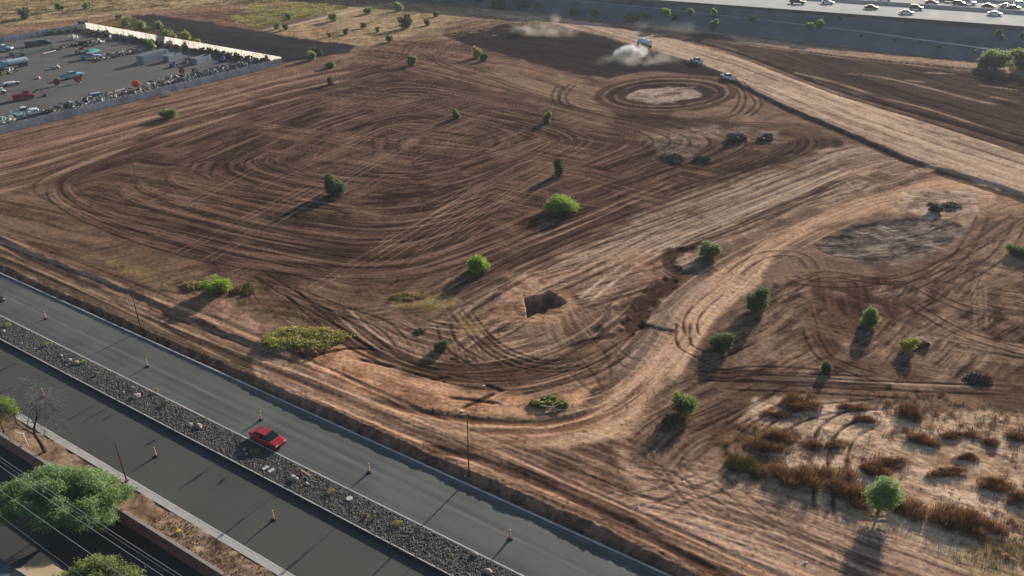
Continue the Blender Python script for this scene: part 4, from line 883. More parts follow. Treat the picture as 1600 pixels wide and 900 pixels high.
for i, (x, y, w_, h_, m_, lab) in enumerate(DRY):
    p = on(x, y-h_*.25); k = mpp(x, y); W_ = w_*k; dep = math.atan2(CAMH, p.y); ht = min(1.7, max(.4, h_*k*.42)); D_ = max(.8, (h_*k-ht*math.cos(dep))/math.sin(dep)); rg = random.Random(i+200); L = []
    for q in range(9):
        a, b = rg.uniform(-.38,.38), rg.uniform(-.38,.38); s_ = rg.uniform(.15,.28); L.append((a*W_, b*D_, 0, W_*s_, D_*s_, ht*rg.uniform(.5,1)))
    V, Fc = blade_cloud(int(1100+130*W_*D_), L, .3, .022, i+20); o = np_obj('dry_shrub', V, Fc, M[m_]); o.location = p; tag(o, lab, 'dry shrub', 'dry shrubs in the lower right corner')
# small tufts scattered over the sand: uncountable
def scatter(N, pts, hgt, rad, wd, mt, name, label, seed, nb=14, den=None):
    rg = np.random.default_rng(seed); P = np.array(pts, float); x0, y0, x1, y1 = P[:,0].min(), P[:,1].min(), P[:,0].max(), P[:,1].max(); L = []
    while len(L) < N:
        x, y = rg.uniform(x0, x1), rg.uniform(y0, y1); ins = False; n = len(P)
        for i in range(n):
            a, b = P[i], P[(i+1) % n]
            if (a[1] > y) != (b[1] > y) and x < (b[0]-a[0])*(y-a[1])/(b[1]-a[1])+a[0]: ins = not ins
        g = G(x, y)
        if not ins or float(noise2(g.x/6, g.y/6, seed)) < rg.uniform(.25, .75): continue
        p = on(x, y); r = rad*rg.uniform(.4, 1.5); L.append((p.x, p.y, p.z, r*1.3, r, hgt*rg.uniform(.4, 1.3)))
    V, Fc = blade_cloud(N*nb, L, hgt*.4, wd, seed); o = np_obj(name, V, Fc, M[mt]); tag(o, label, kind='stuff'); return o
SCR = [(1130,690),(1180,640),(1400,600),(1600,640),(1700,650),(1700,890),(1560,880),(1400,820),(1250,780),(1130,760)]
scatter(900, SCR, .35, .28, .025, 'dry_brown', 'dry_tufts', 'small russet dry tufts strewn over the pale sand', 11, 26)
scatter(300, SCR, .3, .3, .025, 'dry_olive', 'dry_tufts', 'olive dry grass tufts among the russet scrub', 12, 22)
scatter(220, [(1480,860),(1600,840),(1720,860),(1720,960),(1560,930)], .3, .4, .025, 'dry_pale', 'dry_grass', 'pale dry grass in the bottom right corner', 13, 26)
scatter(260, [(90,395),(260,430),(400,480),(560,450),(720,460),(760,520),(600,500),(400,500),(200,440)], .2, .4, .03, 'dry_olive', 'dry_grass', 'thin dry grass along the lower field edge', 14, 16)
scatter(500, [(640,560),(1100,560),(1120,680),(900,690),(640,640)], .10, .12, .02, 'dry_black', 'dark_litter', 'dark twigs and clods littering the bare soil', 15, 6)
scatter(500, [(420,50),(600,8),(760,8),(880,28),(760,60),(640,66),(560,72)], .5, .9, .10, 'dry_pale', 'desert_grass', 'pale dry desert grass north of the field', 16, 22)
scatter(700, [(-60,40),(0,-10),(400,-20),(420,4),(220,14),(0,38)], .6, 1.2, .12, 'dry_olive', 'desert_grass', 'olive desert grass beyond the top left dirt road', 17, 20)
scatter(500, [(385,46),(560,6),(560,-6),(400,0),(360,30)], .5, 1.2, .12, 'leaf_yellow', 'weeds', 'yellow green weeds beside the pale track', 18, 20)
scatter(420, [(150,48),(210,30),(330,66),(330,74),(430,94),(300,74)], .5, 1.0, .12, 'dry_olive', 'weeds', 'olive weeds between yard fence and dark graded soil', 19, 20)
# far desert shrubs: individual copies of a few kinds
def shrub_proto(leafm, seed):
    V, Fc = leaf_cloud(420, lobes_for(3.0, 2.0, 5, seed), .26, seed); me = np_mesh('desert_shrub', V, Fc); me.materials.append(M[leafm]); return me
SH = {k: [shrub_proto(k, 300+i+j*9) for i in range(3)] for j, k in enumerate(('leaf_mid', 'leaf_dark', 'leaf_grey', 'leaf_yellow', 'leaf_bright'))}
def far_shrub(px, py, wpx, kind, label, group, asp=.75, z=None, name='desert_shrub', cat='shrub'):
    p = on(px, py) if z is None else G(px, py, z); k = mpp(px, py, p.z); s_ = wpx*k/3.1
    me = SH[kind][int(px+py) % 3]; o = bpy.data.objects.new(name, me); COL.objects.link(o); o.location = p; o.scale = (s_, s_, s_*asp/.66*1.1); o.rotation_euler = (0, 0, px*.37)
    tag(o, label, cat, group); return o
g1 = 'shrubs between the yard fence and the dark graded soil'
for x, y, w_, k, lab in ((197,41,22,'leaf_mid','green shrub nearest the far corner of the yard fence'),(222,45,20,'leaf_mid','first of the green shrubs on the weedy strip from the left'),(250,44,18,'leaf_mid','smaller green shrub above the big clump by the fence'),(266,64,30,'leaf_mid','largest green shrub leaning on the pale yard fence'),(292,64,24,'leaf_yellow','yellowish green shrub right of the largest one by the yard fence'),(308,70,14,'leaf_yellow','small yellowish shrub at the end of the fence clump'),(186,30,14,'leaf_mid','small green shrub beside the top left dirt road'),(132,44,20,'leaf_grey','grey green shrub outside the far yard corner')):
    far_shrub(x, y, w_, k, lab, g1)
g2 = 'shrubs of the desert patch at the top'
for x, y, w_, k, lab in ((95,16,20,'leaf_mid','green shrub beyond the top left dirt road, left one of a pair'),(136,14,18,'leaf_mid','green shrub beyond the top left dirt road, right one of a pair'),(40,30,22,'leaf_grey','grey shrub at the near edge of the top left desert'),(452,30,14,'leaf_mid','green shrub among the yellow weeds'),
    (522,33,22,'leaf_mid','wide green shrub just below the pale track'),(575,22,18,'leaf_mid','green shrub further up the pale track'),(568,44,14,'leaf_grey','grey shrub below the second track side shrub'),(624,17,20,'leaf_mid','green shrub in the middle of the top desert patch'),(568,7,10,'leaf_mid','small green shrub at the very end of the pale track'),
    (433,45,16,'leaf_mid','green shrub at the left tip of the desert patch'),(447,47,16,'leaf_grey','grey shrub touching the left tip shrub'),(634,45,28,'leaf_grey','broad grey shrub near the lower right of the desert patch'),(608,66,18,'leaf_grey','grey shrub on the lowest edge of the desert patch'),(640,37,16,'leaf_dark','dark shrub above the broad grey one'),
    (668,40,14,'leaf_dark','dark shrub right of the broad grey one'),(540,54,14,'leaf_dark','dark low shrub left of centre on the patch'),(590,50,12,'leaf_dark','dark low shrub in the centre of the patch'),(515,58,10,'leaf_dark','small dark shrub near the graded soil'),(682,26,14,'leaf_grey','grey shrub at the right side of the desert patch')):
    far_shrub(x, y, w_, k, lab, g2)
# embankment trees
g3 = 'trees along the freeway embankment'
def emb_tree(px, py, wpx, hpx, z, lm, lab, N=1600, lob=7):
    p = G(px, py, z); k = mpp(px, py, z); o = empty('embankment_tree', p); tag(o, lab, 'tree', g3)
    wd = wpx*k; ht = hpx*k; V, Fc = leaf_cloud(N, lobes_for(wd, ht, lob, int(px)), .38, int(px+py)); np_obj('crown', V, Fc, M[lm], o); limbs('trunk', ht*.8, wd, 4, .16, M['bark'], o, int(px), .25)
for a in ((1556,108,62,38,0,'leaf_mid','largest round tree at the foot of the embankment near the right edge',4500,11),(1596,110,44,34,0,'leaf_mid','wide tree cut by the right edge beside the largest tree',3500,9),(1537,106,30,18,0,'leaf_mid','low tree left of the largest tree at the foot of the embankment',1500,6),
  (778,14,30,18,0,'leaf_dark','dark tree at the top, left end of the tree row'),(818,16,34,20,0,'leaf_dark','broad dark tree second in the top row'),(843,18,30,18,0,'leaf_mid','green tree third in the top row'),(868,20,20,18,0,'leaf_dark','narrow dark tree after the three joined trees'),(897,24,18,14,1,'leaf_mid','small round tree above the haul road bend'),(930,26,16,14,1.5,'leaf_mid','small lone green tree on the slope'),
  (988,34,30,14,0.5,'leaf_mid','left half of the wide pair above the water truck'),(1010,35,22,16,0.5,'leaf_mid','right half of the wide pair above the water truck'),(1040,24,20,12,5.0,'leaf_bright','bright green tree on the pale channel'),(1079,24,14,12,5.0,'leaf_mid','green tree right of the bright one on the channel'),(1056,32,16,10,4,'leaf_grey','dull low tree below the channel'),
  (1115,28,12,16,4.5,'leaf_bright','slim bright tree standing on the channel'),(1114,48,14,18,1,'leaf_mid','slim green tree on the lower slope'),(1176,32,14,8,4.4,'leaf_mid','small tree touching the channel in the middle'),(1264,44,16,10,4,'leaf_bright','left one of two bright trees on the channel'),(1281,43,14,14,4.1,'leaf_bright','right one of two bright trees on the channel'),
  (748,8,26,14,0,'leaf_dark','dark tree outside the far left end of the row'),(716,4,30,14,0,'leaf_dark','dark tree furthest left at the top edge')):
    emb_tree(*a)
for i, (x, y, z, w_) in enumerate(((1190,20,6,8),(1203,23,6,9),(1228,22,6.5,9),(1255,30,5,7),(1240,26,6,6),(1312,32,6,8),(1324,31,6,7),(1343,33,6,9),(1205,44,2,7),(1236,45,2,6),(1398,66,2,8),(1436,70,2,10),(1467,75,2,9),(1345,58,2.5,7),(1565,62,5,12),(1560,56,6,16),(1596,60,6,14),(1522,84,1.5,9))):
    far_shrub(x, y, w_, 'leaf_dark', ['dark shrub on the shaded embankment slope'][0], 'dark shrubs dotted over the shaded embankment', .7, z, 'slope_shrub')
# roadside trees, lower left
def big_tree(px, py, z, lobes, N, leafm, leaf, lab, name, seed, r0=.2, trunk=.3, ht=6, wd=7, extra=None):
    p = G(px, py, z); o = empty(name, p); tag(o, lab, 'tree'); V, Fc = leaf_cloud(N, lobes, leaf, seed); np_obj('crown', V, Fc, M[leafm], o)
    limbs('trunk', ht, wd, 6, r0, M['bark'], o, seed, trunk); return o
_r = random.Random(77); _L = []
for _i in range(88):
    _x = _r.uniform(-6.4, 6.6); _y = _r.uniform(-3.2, 3.6)
    if (_x/6.8)**2+(_y/3.9)**2 > 1: continue
    _z = 1.6+4.6*math.sqrt(max(0, 1-(_x/7.4)**2-(_y/4.6)**2))*_r.uniform(.62, 1.03); _q = _r.uniform(.9, 1.6); _L.append((_x, _y, _z, _q*1.15, _q, _q*.72))
big_tree(113,826,ZR,_L,130000,'leaf_mesq',.085,
   'huge spreading feathery green tree overhanging the wall and the alley','mesquite_tree',61,.26,.22,5.2,8)
big_tree(164,958,ZR,[(0,0,4.4,2.6,1.9,1.3),(-2.3,-.4,3.8,2.0,2.0,1.4),(2.4,.2,3.9,2.0,1.8,1.4),(.6,.9,4.9,1.8,1.4,1.1),(-.8,1.0,4.6,1.7,1.4,1.0)],34000,'leaf_mid',.09,
   'dense vivid green tree at the bottom edge in the alley','citrus_tree',62,.2,.3,4.8,6)
big_tree(6,676,ZR+.1,[(-.6,0,4.3,1.9,1.6,1.3),(1.0,.2,4.0,1.5,1.3,1.0),(0,-.3,3.2,1.7,1.4,1.1),(-1.9,0,3.6,1.6,1.4,1.2),(2.1,-.2,3.3,1.0,.9,.7)],17000,'leaf_bright',.085,
   'bright green young tree cut by the left edge beside the southbound kerb','street_tree',63,.08,.4,3.2,3)
# bare tree
p = G(71,706,ZR+.05); bt = empty('bare_tree', p, 0, 1.55); tag(bt, 'leafless grey tree with fine drooping twigs on the planting strip', 'tree')
MB().tube([(0,0,-.1),(-.18,.05,.8),(-.42,.1,1.6),(-.30,.15,2.3)], [.16,.13,.11,.09], 8).build('trunk', M['bark'], bt)
rg = random.Random(5); mb = MB(); mt_ = MB()
def grow(p0, d, L, r, lv, mb):
    p1 = p0+d*L*.5+Vector((rg.uniform(-.1,.1), rg.uniform(-.1,.1), rg.uniform(-.05,.1)))*L; p2 = p0+d*L
    mb.tube([p0, p1, p2], [r, r*.75, r*.45], 5 if lv < 2 else 3, cap=False)
    if lv < 6:
        for q in range(3 if lv else 4):
            d2 = (d+Vector((rg.uniform(-1,1), rg.uniform(-1,1), rg.uniform(-.5,.55)))*.85+Vector((0,0,-.12*lv))).normalized(); grow(p2 if q < 2 else p1, d2, L*rg.uniform(.66,.9), max(r*.5, .008), lv+1, mt_ if lv >= 1 else mb)
grow(Vector((-.30,.15,2.2)), Vector((.35,.1,.9)).normalized(), 1.2, .08, 0, mb); grow(Vector((-.42,.1,1.6)), Vector((-.8,.1,.6)).normalized(), 1.5, .07, 0, mb); grow(Vector((-.3,.1,2.0)), Vector((-.1,.2,1)).normalized(), 1.0, .06, 1, mb)
mb.build('limb', M['bark'], bt); mt_.build('twigs', M['twig'], bt)
# median plants and saplings
def small_plant(px, py, wpx, lm, lab, N=260, ht=.55, name='median_shrub'):
    p = G(px, py, ZR+.18); k = mpp(px, py, ZR); r = wpx*k/2; V, Fc = leaf_cloud(N, [(0,0,ht*.5,r*.8,r*.8,ht*.5),(r*.5,0,ht*.6,r*.4,r*.4,ht*.35),(-r*.4,.1,ht*.7,r*.4,r*.4,ht*.3)], .06, int(px)); o = np_obj(name, V, Fc, M[lm]); o.location = p; tag(o, lab, 'shrub', 'small shrubs planted on the median')
for x, y, w_, lm, lab in ((13,510,14,'leaf_yellow','olive shrub on the median nearest the left edge'),(73,540,12,'leaf_bright','bright shrub on the median below the first upper cone'),(131,567,13,'leaf_bright','bright shrub just right of the first pair of pale boulders'),(152,586,8,'leaf_yellow','tiny yellow shrub on the median between first and second boulders'),(245,612+0,10,'leaf_yellow','thin yellow shrub beside the median sapling'),
    (321,658,8,'leaf_mid','tiny green shrub right of the boulder pair before the red car'),(402,707,13,'leaf_bright','green shrub in the shadow of the red car'),(518,770,18,'leaf_yellow','yellow green shrub right of the timber stake'),(621,820,20,'leaf_yellow','yellow green shrub on the median where the pole shadow crosses'),(572,808,8,'dry_pale','left one of two dry tufts on the median'),(585,811,8,'dry_pale','right one of two dry tufts on the median'),(256,634,12,'dry_olive','brownish shrub in the middle of the median')):
    small_plant(x, y, w_, lm, lab)
def sapling(s_, n_, h_, lab, cl=.5, base=None, lean=0.0, N=260):
    z = base if base is not None else medz(n_); o = empty('sapling', R(s_, n_, z)); tag(o, lab, 'sapling', 'saplings planted on the median')
    MB().tube([(0,0,-.05),(.04,0,h_*.5),(lean,.05,h_)], [.035,.03,.012], 5).build('stem', M['bark'], o)
    rg = random.Random(abs(int(s_*9))); L = [(rg.uniform(-.25,.25)*cl*2+lean, rg.uniform(-.2,.2), h_*rg.uniform(.5,.98), cl*rg.uniform(.3,.6), cl*rg.uniform(.3,.6), h_*.12) for _ in range(4)]
    V, Fc = leaf_cloud(N, L, .05, abs(int(s_*7))); np_obj('foliage', V, Fc, M['leaf_grey'], o)
def RS(px, py): q = G(px, py, ZR+.2); return q.dot(RD), q.dot(RN)
for (x, y), h_, lab, c in (((186,610),1.9,'dark thin sapling standing left of the white boulder on the median',.12),((202,616),2.0,'thin grey sapling directly behind the white median boulder',.16),((12,524),2.2,'sapling at the left edge of the median whose shadow crosses the road',.4),
    ((58,550),1.5,'thin sapling on the median left of the first boulders',.15),((95,566),2.6,'sapling left of the first boulder pair with a feathery shadow',.35),((222,620),1.5,'slim sapling right of the white median boulder',.2),((284,660),1.6,'thin bare sapling left of the second boulder pair',.15),((370,700),2.6,'leafy sapling on the median left of the red car shadow',.4),((394,716),1.2,'short sapling beside the paired white utility lids',.2),((448,756),2.8,'leafy sapling left of the round grey boulder',.35),((542,806),2.8,'feathery sapling below the round utility lid',.4),((668,858),2.9,'feathery sapling near the bottom end of the median',.4),((700,884),2.2,'slim sapling nearest the bottom edge of the median',.3)):
    s_, n_ = RS(x, y); sapling(s_, n_, h_, lab, c)
# ------------------------------------------------------------------ vehicles
def ring(x, w, zb, zt, sh=.12, top=.86):
    return [(x, -w*.9, zb), (x, -w, zb+.16), (x, -w, zt-sh), (x, -w*top, zt), (x, w*top, zt), (x, w, zt-sh), (x, w, zb+.16), (x, w*.9, zb)]
def wheels(o, xs, y, r, wd=.24, hub=True, rimm='steel'):
    for x in xs:
        for sy in (-1, 1):
            t_ = MB().tube([(x, sy*y-wd/2, r), (x, sy*y+wd/2, r)], r, 16).build('wheel', M['black'], o)
            if hub: MB().tube([(x, sy*(y+wd/2-.02), r), (x, sy*(y+wd/2+.015), r)], r*.6, 12).build('rim', M[rimm], t_)
def lights(o, xf, xr, y, zf, zr, sz=.34):
    for s in (-1, 1):
        MB().box((xf, s*y, zf), (.10, sz, .14)).build('headlight', M['lamp'], o, bevel=.02)
        MB().box((xr, s*y, zr), (.10, sz*.8, .16)).build('tail_light', M['tail'], o, bevel=.02)
def car(kind, pm, label, loc, rz, cat='car', group=None, name='parked_car'):
    o = empty(name, loc, rz); tag(o, label, cat, group); P = pm
    if kind == 'sedan':
        body = MB().loft([ring(-2.38,.72,.35,.78), ring(-2.25,.86,.28,.95), ring(-1.6,.92,.22,1.0), ring(-.6,.93,.2,.98), ring(.8,.93,.2,.96), ring(1.6,.92,.22,.90), ring(2.2,.86,.26,.78), ring(2.38,.68,.34,.66)])
        gh = [(-1.85,.99,.78,.99), (-1.15,.96,.64,1.40), (-.2,.96,.64,1.46), (.35,.96,.64,1.42), (1.2,.93,.76,.95)]; rf = (-1.1,.32,.63,1.42); wx, wr, wy = (-1.42,1.42), .33, .82; zf, zr, lx = .68, .80, 2.28
    elif kind == 'suv':
        body = MB().loft([ring(-2.35,.82,.4,1.0), ring(-2.25,.92,.32,1.1), ring(-1.2,.96,.28,1.12), ring(.9,.96,.28,1.1), ring(1.7,.94,.3,1.04), ring(2.25,.88,.34,.9), ring(2.38,.74,.42,.78)])
        gh = [(-2.28,1.08,.84,1.10), (-2.05,1.05,.70,1.66), (-.5,1.05,.70,1.74), (.35,1.05,.70,1.68), (1.15,1.02,.80,1.08)]; rf = (-2.0,.3,.69,1.70); wx, wr, wy = (-1.45,1.45), .38, .84; zf, zr, lx = .86, 1.0, 2.28
    else:
        body = MB().loft([ring(-.98,.96,.4,1.16), ring(.9,.97,.4,1.16), ring(1.8,.95,.4,1.14), ring(2.7,.92,.42,1.05), ring(2.9,.8,.46,.9)])
        body.box((-1.95,0,.62), (1.96,1.7,.34)); body.box((-1.93,.91,.98), (1.94,.09,.48)); body.box((-1.93,-.91,.98), (1.94,.09,.48)); body.box((-2.90,0,.95), (.08,1.9,.52))
        gh = [(-1.0,1.14,.86,1.16), (-.8,1.12,.74,1.74), (-.1,1.12,.74,1.82), (.45,1.12,.74,1.76), (1.15,1.10,.84,1.14)]; rf = (-.78,.42,.73,1.78); wx, wr, wy = (-1.95,1.85), .42, .84; zf, zr, lx = .92, .98, 2.82
    body.build('body', P, o, smooth=False, bevel=.05)
    g = MB(); rings = []
    for x, zb, w_, zt in gh: rings.append([(x, -w_-.14*(1 if zt-zb > .2 else 0), zb), (x, -w_, zt), (x, w_, zt), (x, w_+.14*(1 if zt-zb > .2 else 0), zb)])
    g.loft(rings).build('windows', M['glass'], o)
    x0, x1, w_, z_ = rf; MB().loft([[(x0,-w_,z_-.05),(x0,-w_*.9,z_+.02),(x0,w_*.9,z_+.02),(x0,w_,z_-.05)], [((x0+x1)/2,-w_*1.03,z_),((x0+x1)/2,-w_*.92,z_+.075),((x0+x1)/2,w_*.92,z_+.075),((x0+x1)/2,w_*1.03,z_)], [(x1,-w_,z_-.05),(x1,-w_*.9,z_+.03),(x1,w_*.9,z_+.03),(x1,w_,z_-.05)]]).build('roof', P, o, bevel=.02)
    if kind != 'pickup':
        for s in (-1, 1): MB().tube([(-.45, s*.80, 1.0 if kind == 'sedan' else 1.08), (-.45, s*.66, 1.43 if kind == 'sedan' else 1.72)], .05, 4).build('pillar', P, o)
    else: MB().box((-1.95,0,.81), (1.86,1.72,.04)).build('bed_floor', M['darkmetal'], o)
    for s in (-1, 1): MB().box((.72, s*(1.02), 1.05 if kind == 'sedan' else 1.25), (.16,.22,.14)).build('mirror', P, o, bevel=.03)
    wheels(o, wx, wy, wr); lights(o, lx, -2.34 if kind != 'pickup' else -2.93, .62, zf, zr)
    MB().box((lx+.04, 0, .48), (.16, 1.5, .2)).build('bumper', M['darkmetal'], o, bevel=.03)
    return o
def recolour(o, pm):
    for c in o.children:
        if c.name.split('.')[0] in ('body', 'roof', 'pillar', 'mirror'): c.data = c.data.copy(); c.data.materials[0] = pm
def yaw(a, b, z=0): d = G(*b, z)-G(*a, z); return math.atan2(d.y, d.x)
RED = paint('red_car_paint', (158,20,38), .35); WHT = paint('white_car_paint', (215,218,222), .3); BLK = paint('black_car_paint', (22,24,28), .3); SIL = paint('silver_car_paint', (150,154,158), .3, .3)
GRY = paint('grey_car_paint', (78,82,86), .3, .3); MAR = paint('maroon_car_paint', (84,22,30), .3); LBL = paint('pale_blue_car_paint', (120,165,190), .35)
def on_road(px, py, z): return G(px, py, z)
DPX = math.atan2(RD.y, RD.x)
sp_ = G(419,690,ZR); car('sedan', RED, 'red two door car driving along the street past the traffic cones', sp_, DPX, 'car', None, 'moving_car')
sp_ = R(G(-2,474,ZR).dot(RD)-1.6, G(-2,474,ZR).dot(RN), ZR); car('sedan', BLK, 'black car entering the picture at the left edge of the street', sp_, DPX, 'car', None, 'moving_car')
# stripe on the red car
rc = [o for o in bpy.data.objects if o.get('label', '').startswith('red two door')][0]
MB().box((-1.28,0,1.075),(.10,1.5,.04)).build('spoiler', M['darkmetal'], rc)
# traffic on the freeway: two-way, nose to nose rows
TR = [(1246,6,'pickup',BLK,1,'black pickup on the freeway, leftmost one beside the median'),(1293,6,'sedan',WHT,1,'white car on the near freeway lanes following the black pickup'),(1361,14,'sedan',BLK,1,'dark car alone in the middle of the near freeway lanes'),
 (1416,22,'sedan',WHT,1,'white car hugging the near edge of the freeway'),(1431,15,'suv',BLK,1,'dark tall car right beside the white car at the near edge'),(1554,24,'sedan',WHT,1,'white car nearest the right end of the near freeway lanes'),
 (1365,-2,'sedan',BLK,0,'dark car at the top edge on the far freeway lanes'),(1382,1,'sedan',WHT,0,'white car behind the dark one at the top edge'),(1455,6,'sedan',GRY,0,'grey car on the far lanes above the median barrier'),(1463,2,'sedan',LBL,0,'pale blue car half hidden behind the grey one'),
 (1483,3,'pickup',MAR,0,'maroon pickup on the far freeway lanes'),(1498,8,'suv',GRY,0,'greenish grey tall car on the far freeway lanes'),(1512,7,'pickup',WHT,0,'white van like pickup bumper to bumper with the greenish car'),(1544,12,'sedan',BLK,0,'black car alone on the far freeway lanes'),
 (1572,12,'sedan',SIL,0,'silver car in the right hand queue of the far lanes'),(1583,14,'sedan',BLK,0,'black car in front of the silver one in the right hand queue'),(1594,9,'suv',WHT,0,'white tall car at the right edge of the far lanes'),(1170,-3,'sedan',WHT,1,'white car at the very top edge of the near lanes'),(1325,-4,'suv',SIL,0,'silver tall car at the top edge on the far lanes')]
protos = {}
for x, y, k, pm, near, lab in TR:
    loc = G(x, y, FZ)
    loc.z = FZ+.006; rz = FA+(0 if near else 0)
    if (k, pm.name) in protos:
        o = copy_tree(protos[(k, pm.name)]); o.location = loc; o.rotation_euler = (0,0,rz); tag(o, lab, 'car', 'cars on the freeway')
    else:
        o = car(k, pm, lab, loc, rz, 'pickup' if k == 'pickup' else 'car', 'cars on the freeway', 'freeway_car'); protos[(k, pm.name)] = o
    if k == 'pickup': o['category'] = 'pickup'
    o.scale = (1.1, 1.1, 1.1)
# field pickups on the haul road
def zon(px, py):
    p = on(px, py); return p
car('pickup', WHT, 'white pickup on the haul road, the one nearer the water truck', zon(1088,97), yaw((1088,97),(1060,86)), 'pickup', 'pickups on the haul road', 'parked_pickup')
car('pickup', WHT, 'white pickup on the haul road nearest the ring shaped pond', zon(1136,124), yaw((1136,124),(1108,112)), 'pickup', 'pickups on the haul road', 'parked_pickup')
def water_truck(loc, rz, label, cabm, tankm, L=9.0):
    o = empty('water_truck', loc, rz); tag(o, label, 'truck')
    MB().box((0,0,.85), (L,.9,.3)).build('chassis', M['darkmetal'], o, bevel=.03)
    cx = L/2-1.6
    MB().loft([ring(cx-.9,1.15,.9,2.7,.2,.9), ring(cx+.1,1.15,.8,2.75,.2,.9), ring(cx+.5,1.12,.8,1.9,.15,.9), ring(cx+1.6,1.0,.7,1.7,.15,.85)]).build('cab', cabm, o, bevel=.05)
    MB().loft([[(cx-.2,-1.17,1.8),(cx-.2,-1.1,2.5),(cx-.2,1.1,2.5),(cx-.2,1.17,1.8)],[(cx+.25,-1.16,1.85),(cx+.18,-1.02,2.55),(cx+.18,1.02,2.55),(cx+.25,1.16,1.85)],[(cx+.52,-1.0,1.9),(cx+.30,-.95,2.5),(cx+.30,.95,2.5),(cx+.52,1.0,1.9)]]).build('windscreen', M['glass'], o)
    rg_ = []; 
    for x in (-L/2+.1, -L/2+.25, cx-1.35, cx-1.2):
        q = .82 if x in (-L/2+.1, cx-1.2) else 1; rg_.append([(x, math.cos(a*math.pi/8)*1.2*q, 1.95+math.sin(a*math.pi/8)*.95*q) for a in range(16)])
    tk = MB().loft(rg_).build('tank', tankm, o, smooth=False); 
    MB().tube([(-1,0,2.85),(-1,0,3.02)], .35, 12).build('hatch', M['steel'], tk)
    MB().tube([(-L/2-.1,-1.0,.8),(-L/2-.25,0,.85),(-L/2-.1,1.0,.8)], .08, 6).build('spray_bar', M['steel'], o)
    wheels(o, (-L/2+1.2,-L/2+2.5,cx+.9), .98, .5, .35); return o
wt = water_truck(zon(1007,73), yaw((1007,73),(985,64)), 'white water truck spraying on the haul road', WHT, WHT, 8.0)
# spray and dust: real volumes
def vol(name, loc, r, rz, dens, rgb, label, nscale=.35, seed=0, fall=1.0, thr=.42):
    ico = bpy.data.meshes.new(name); import bmesh
    bm = bmesh.new(); bmesh.ops.create_icosphere(bm, subdivisions=3, radius=1)
    bm.to_mesh(ico); bm.free(); o = bpy.data.objects.new(name, ico); COL.objects.link(o); o.location = loc; o.scale = r; o.rotation_euler = (0, 0, rz)
    m = bpy.data.materials.new(name+'_air'); m.use_nodes = True; t = m.node_tree; t.nodes.remove(t.nodes['Principled BSDF'])
    pv = t.nodes.new('ShaderNodeVolumePrincipled'); pv.inputs['Color'].default_value = list(lin(rgb))+[1]; pv.inputs['Anisotropy'].default_value = .3
    tc = t.nodes.new('ShaderNodeTexCoord'); ln = t.nodes.new('ShaderNodeVectorMath'); ln.operation = 'LENGTH'; t.links.new(tc.outputs['Object'], ln.inputs[0])
    m1 = t.nodes.new('ShaderNodeMapRange'); m1.inputs[1].default_value = 1.0; m1.inputs[2].default_value = .15; m1.interpolation_type = 'SMOOTHSTEP'; t.links.new(ln.outputs['Value'], m1.inputs[0])
    nz = t.nodes.new('ShaderNodeTexNoise'); nz.inputs['Scale'].default_value = nscale; nz.inputs['Detail'].default_value = 4; nz.noise_dimensions = '4D'; nz.inputs['W'].default_value = seed
    ge = t.nodes.new('ShaderNodeNewGeometry'); t.links.new(ge.outputs['Position'], nz.inputs['Vector'])
    m2 = t.nodes.new('ShaderNodeMapRange'); m2.inputs[1].default_value = thr; m2.inputs[2].default_value = thr+.22; t.links.new(nz.outputs[0], m2.inputs[0])
    mu = t.nodes.new('ShaderNodeMath'); mu.operation = 'MULTIPLY'; t.links.new(m1.outputs[0], mu.inputs[0]); t.links.new(m2.outputs[0], mu.inputs[1])
    m4 = t.nodes.new('ShaderNodeMath'); m4.operation = 'MULTIPLY'; m4.inputs[1].default_value = dens; t.links.new(mu.outputs[0], m4.inputs[0]); t.links.new(m4.outputs[0], pv.inputs['Density'])
    t.links.new(pv.outputs[0], t.nodes['Material Output'].inputs['Volume']); ico.materials.append(m); tag(o, label, kind='stuff'); return o
sx = on(985, 90); vol('water_spray', sx+Vector((0,0,1.6)), (8.6,4.2,3.3), .6, 1.9, (240,242,240), 'white water spray fanning out behind the truck', .45, 2, thr=.40)
sx = on(972, 96); vol('water_spray', sx+Vector((0,0,.7)), (7,4,1.9), .3, .35, (222,222,216), 'thin mist drifting low left of the spray', .3, 5)
sx = on(1000, 98); vol('dust_cloud', sx+Vector((0,0,.8)), (18,9,3.4), .2, .11, (226,220,210), 'faint dust under the water spray', .25, 7)
sx = on(850, 56); vol('dust_cloud', sx+Vector((0,0,2)), (17,8,3.4), -.2, .30, (206,196,180), 'pale dust drifting over the end of the wet soil', .12, 9)
sx = on(868, 46); vol('dust_cloud', sx+Vector((0,0,4)), (3,3,3.6), 0, .16, (206,196,180), 'upright wisp of dust at the top of the wet soil', .2, 4)
sx = on(1045, 54); vol('dust_cloud', sx+Vector((0,0,2.5)), (24,9,4.2), -.3, .035, (190,186,180), 'thin haze of dust beyond the haul road', .08, 3)

# ------------------------------------------------------------------ yard
def yo(px, py, z=.02): return G(px, py, z)
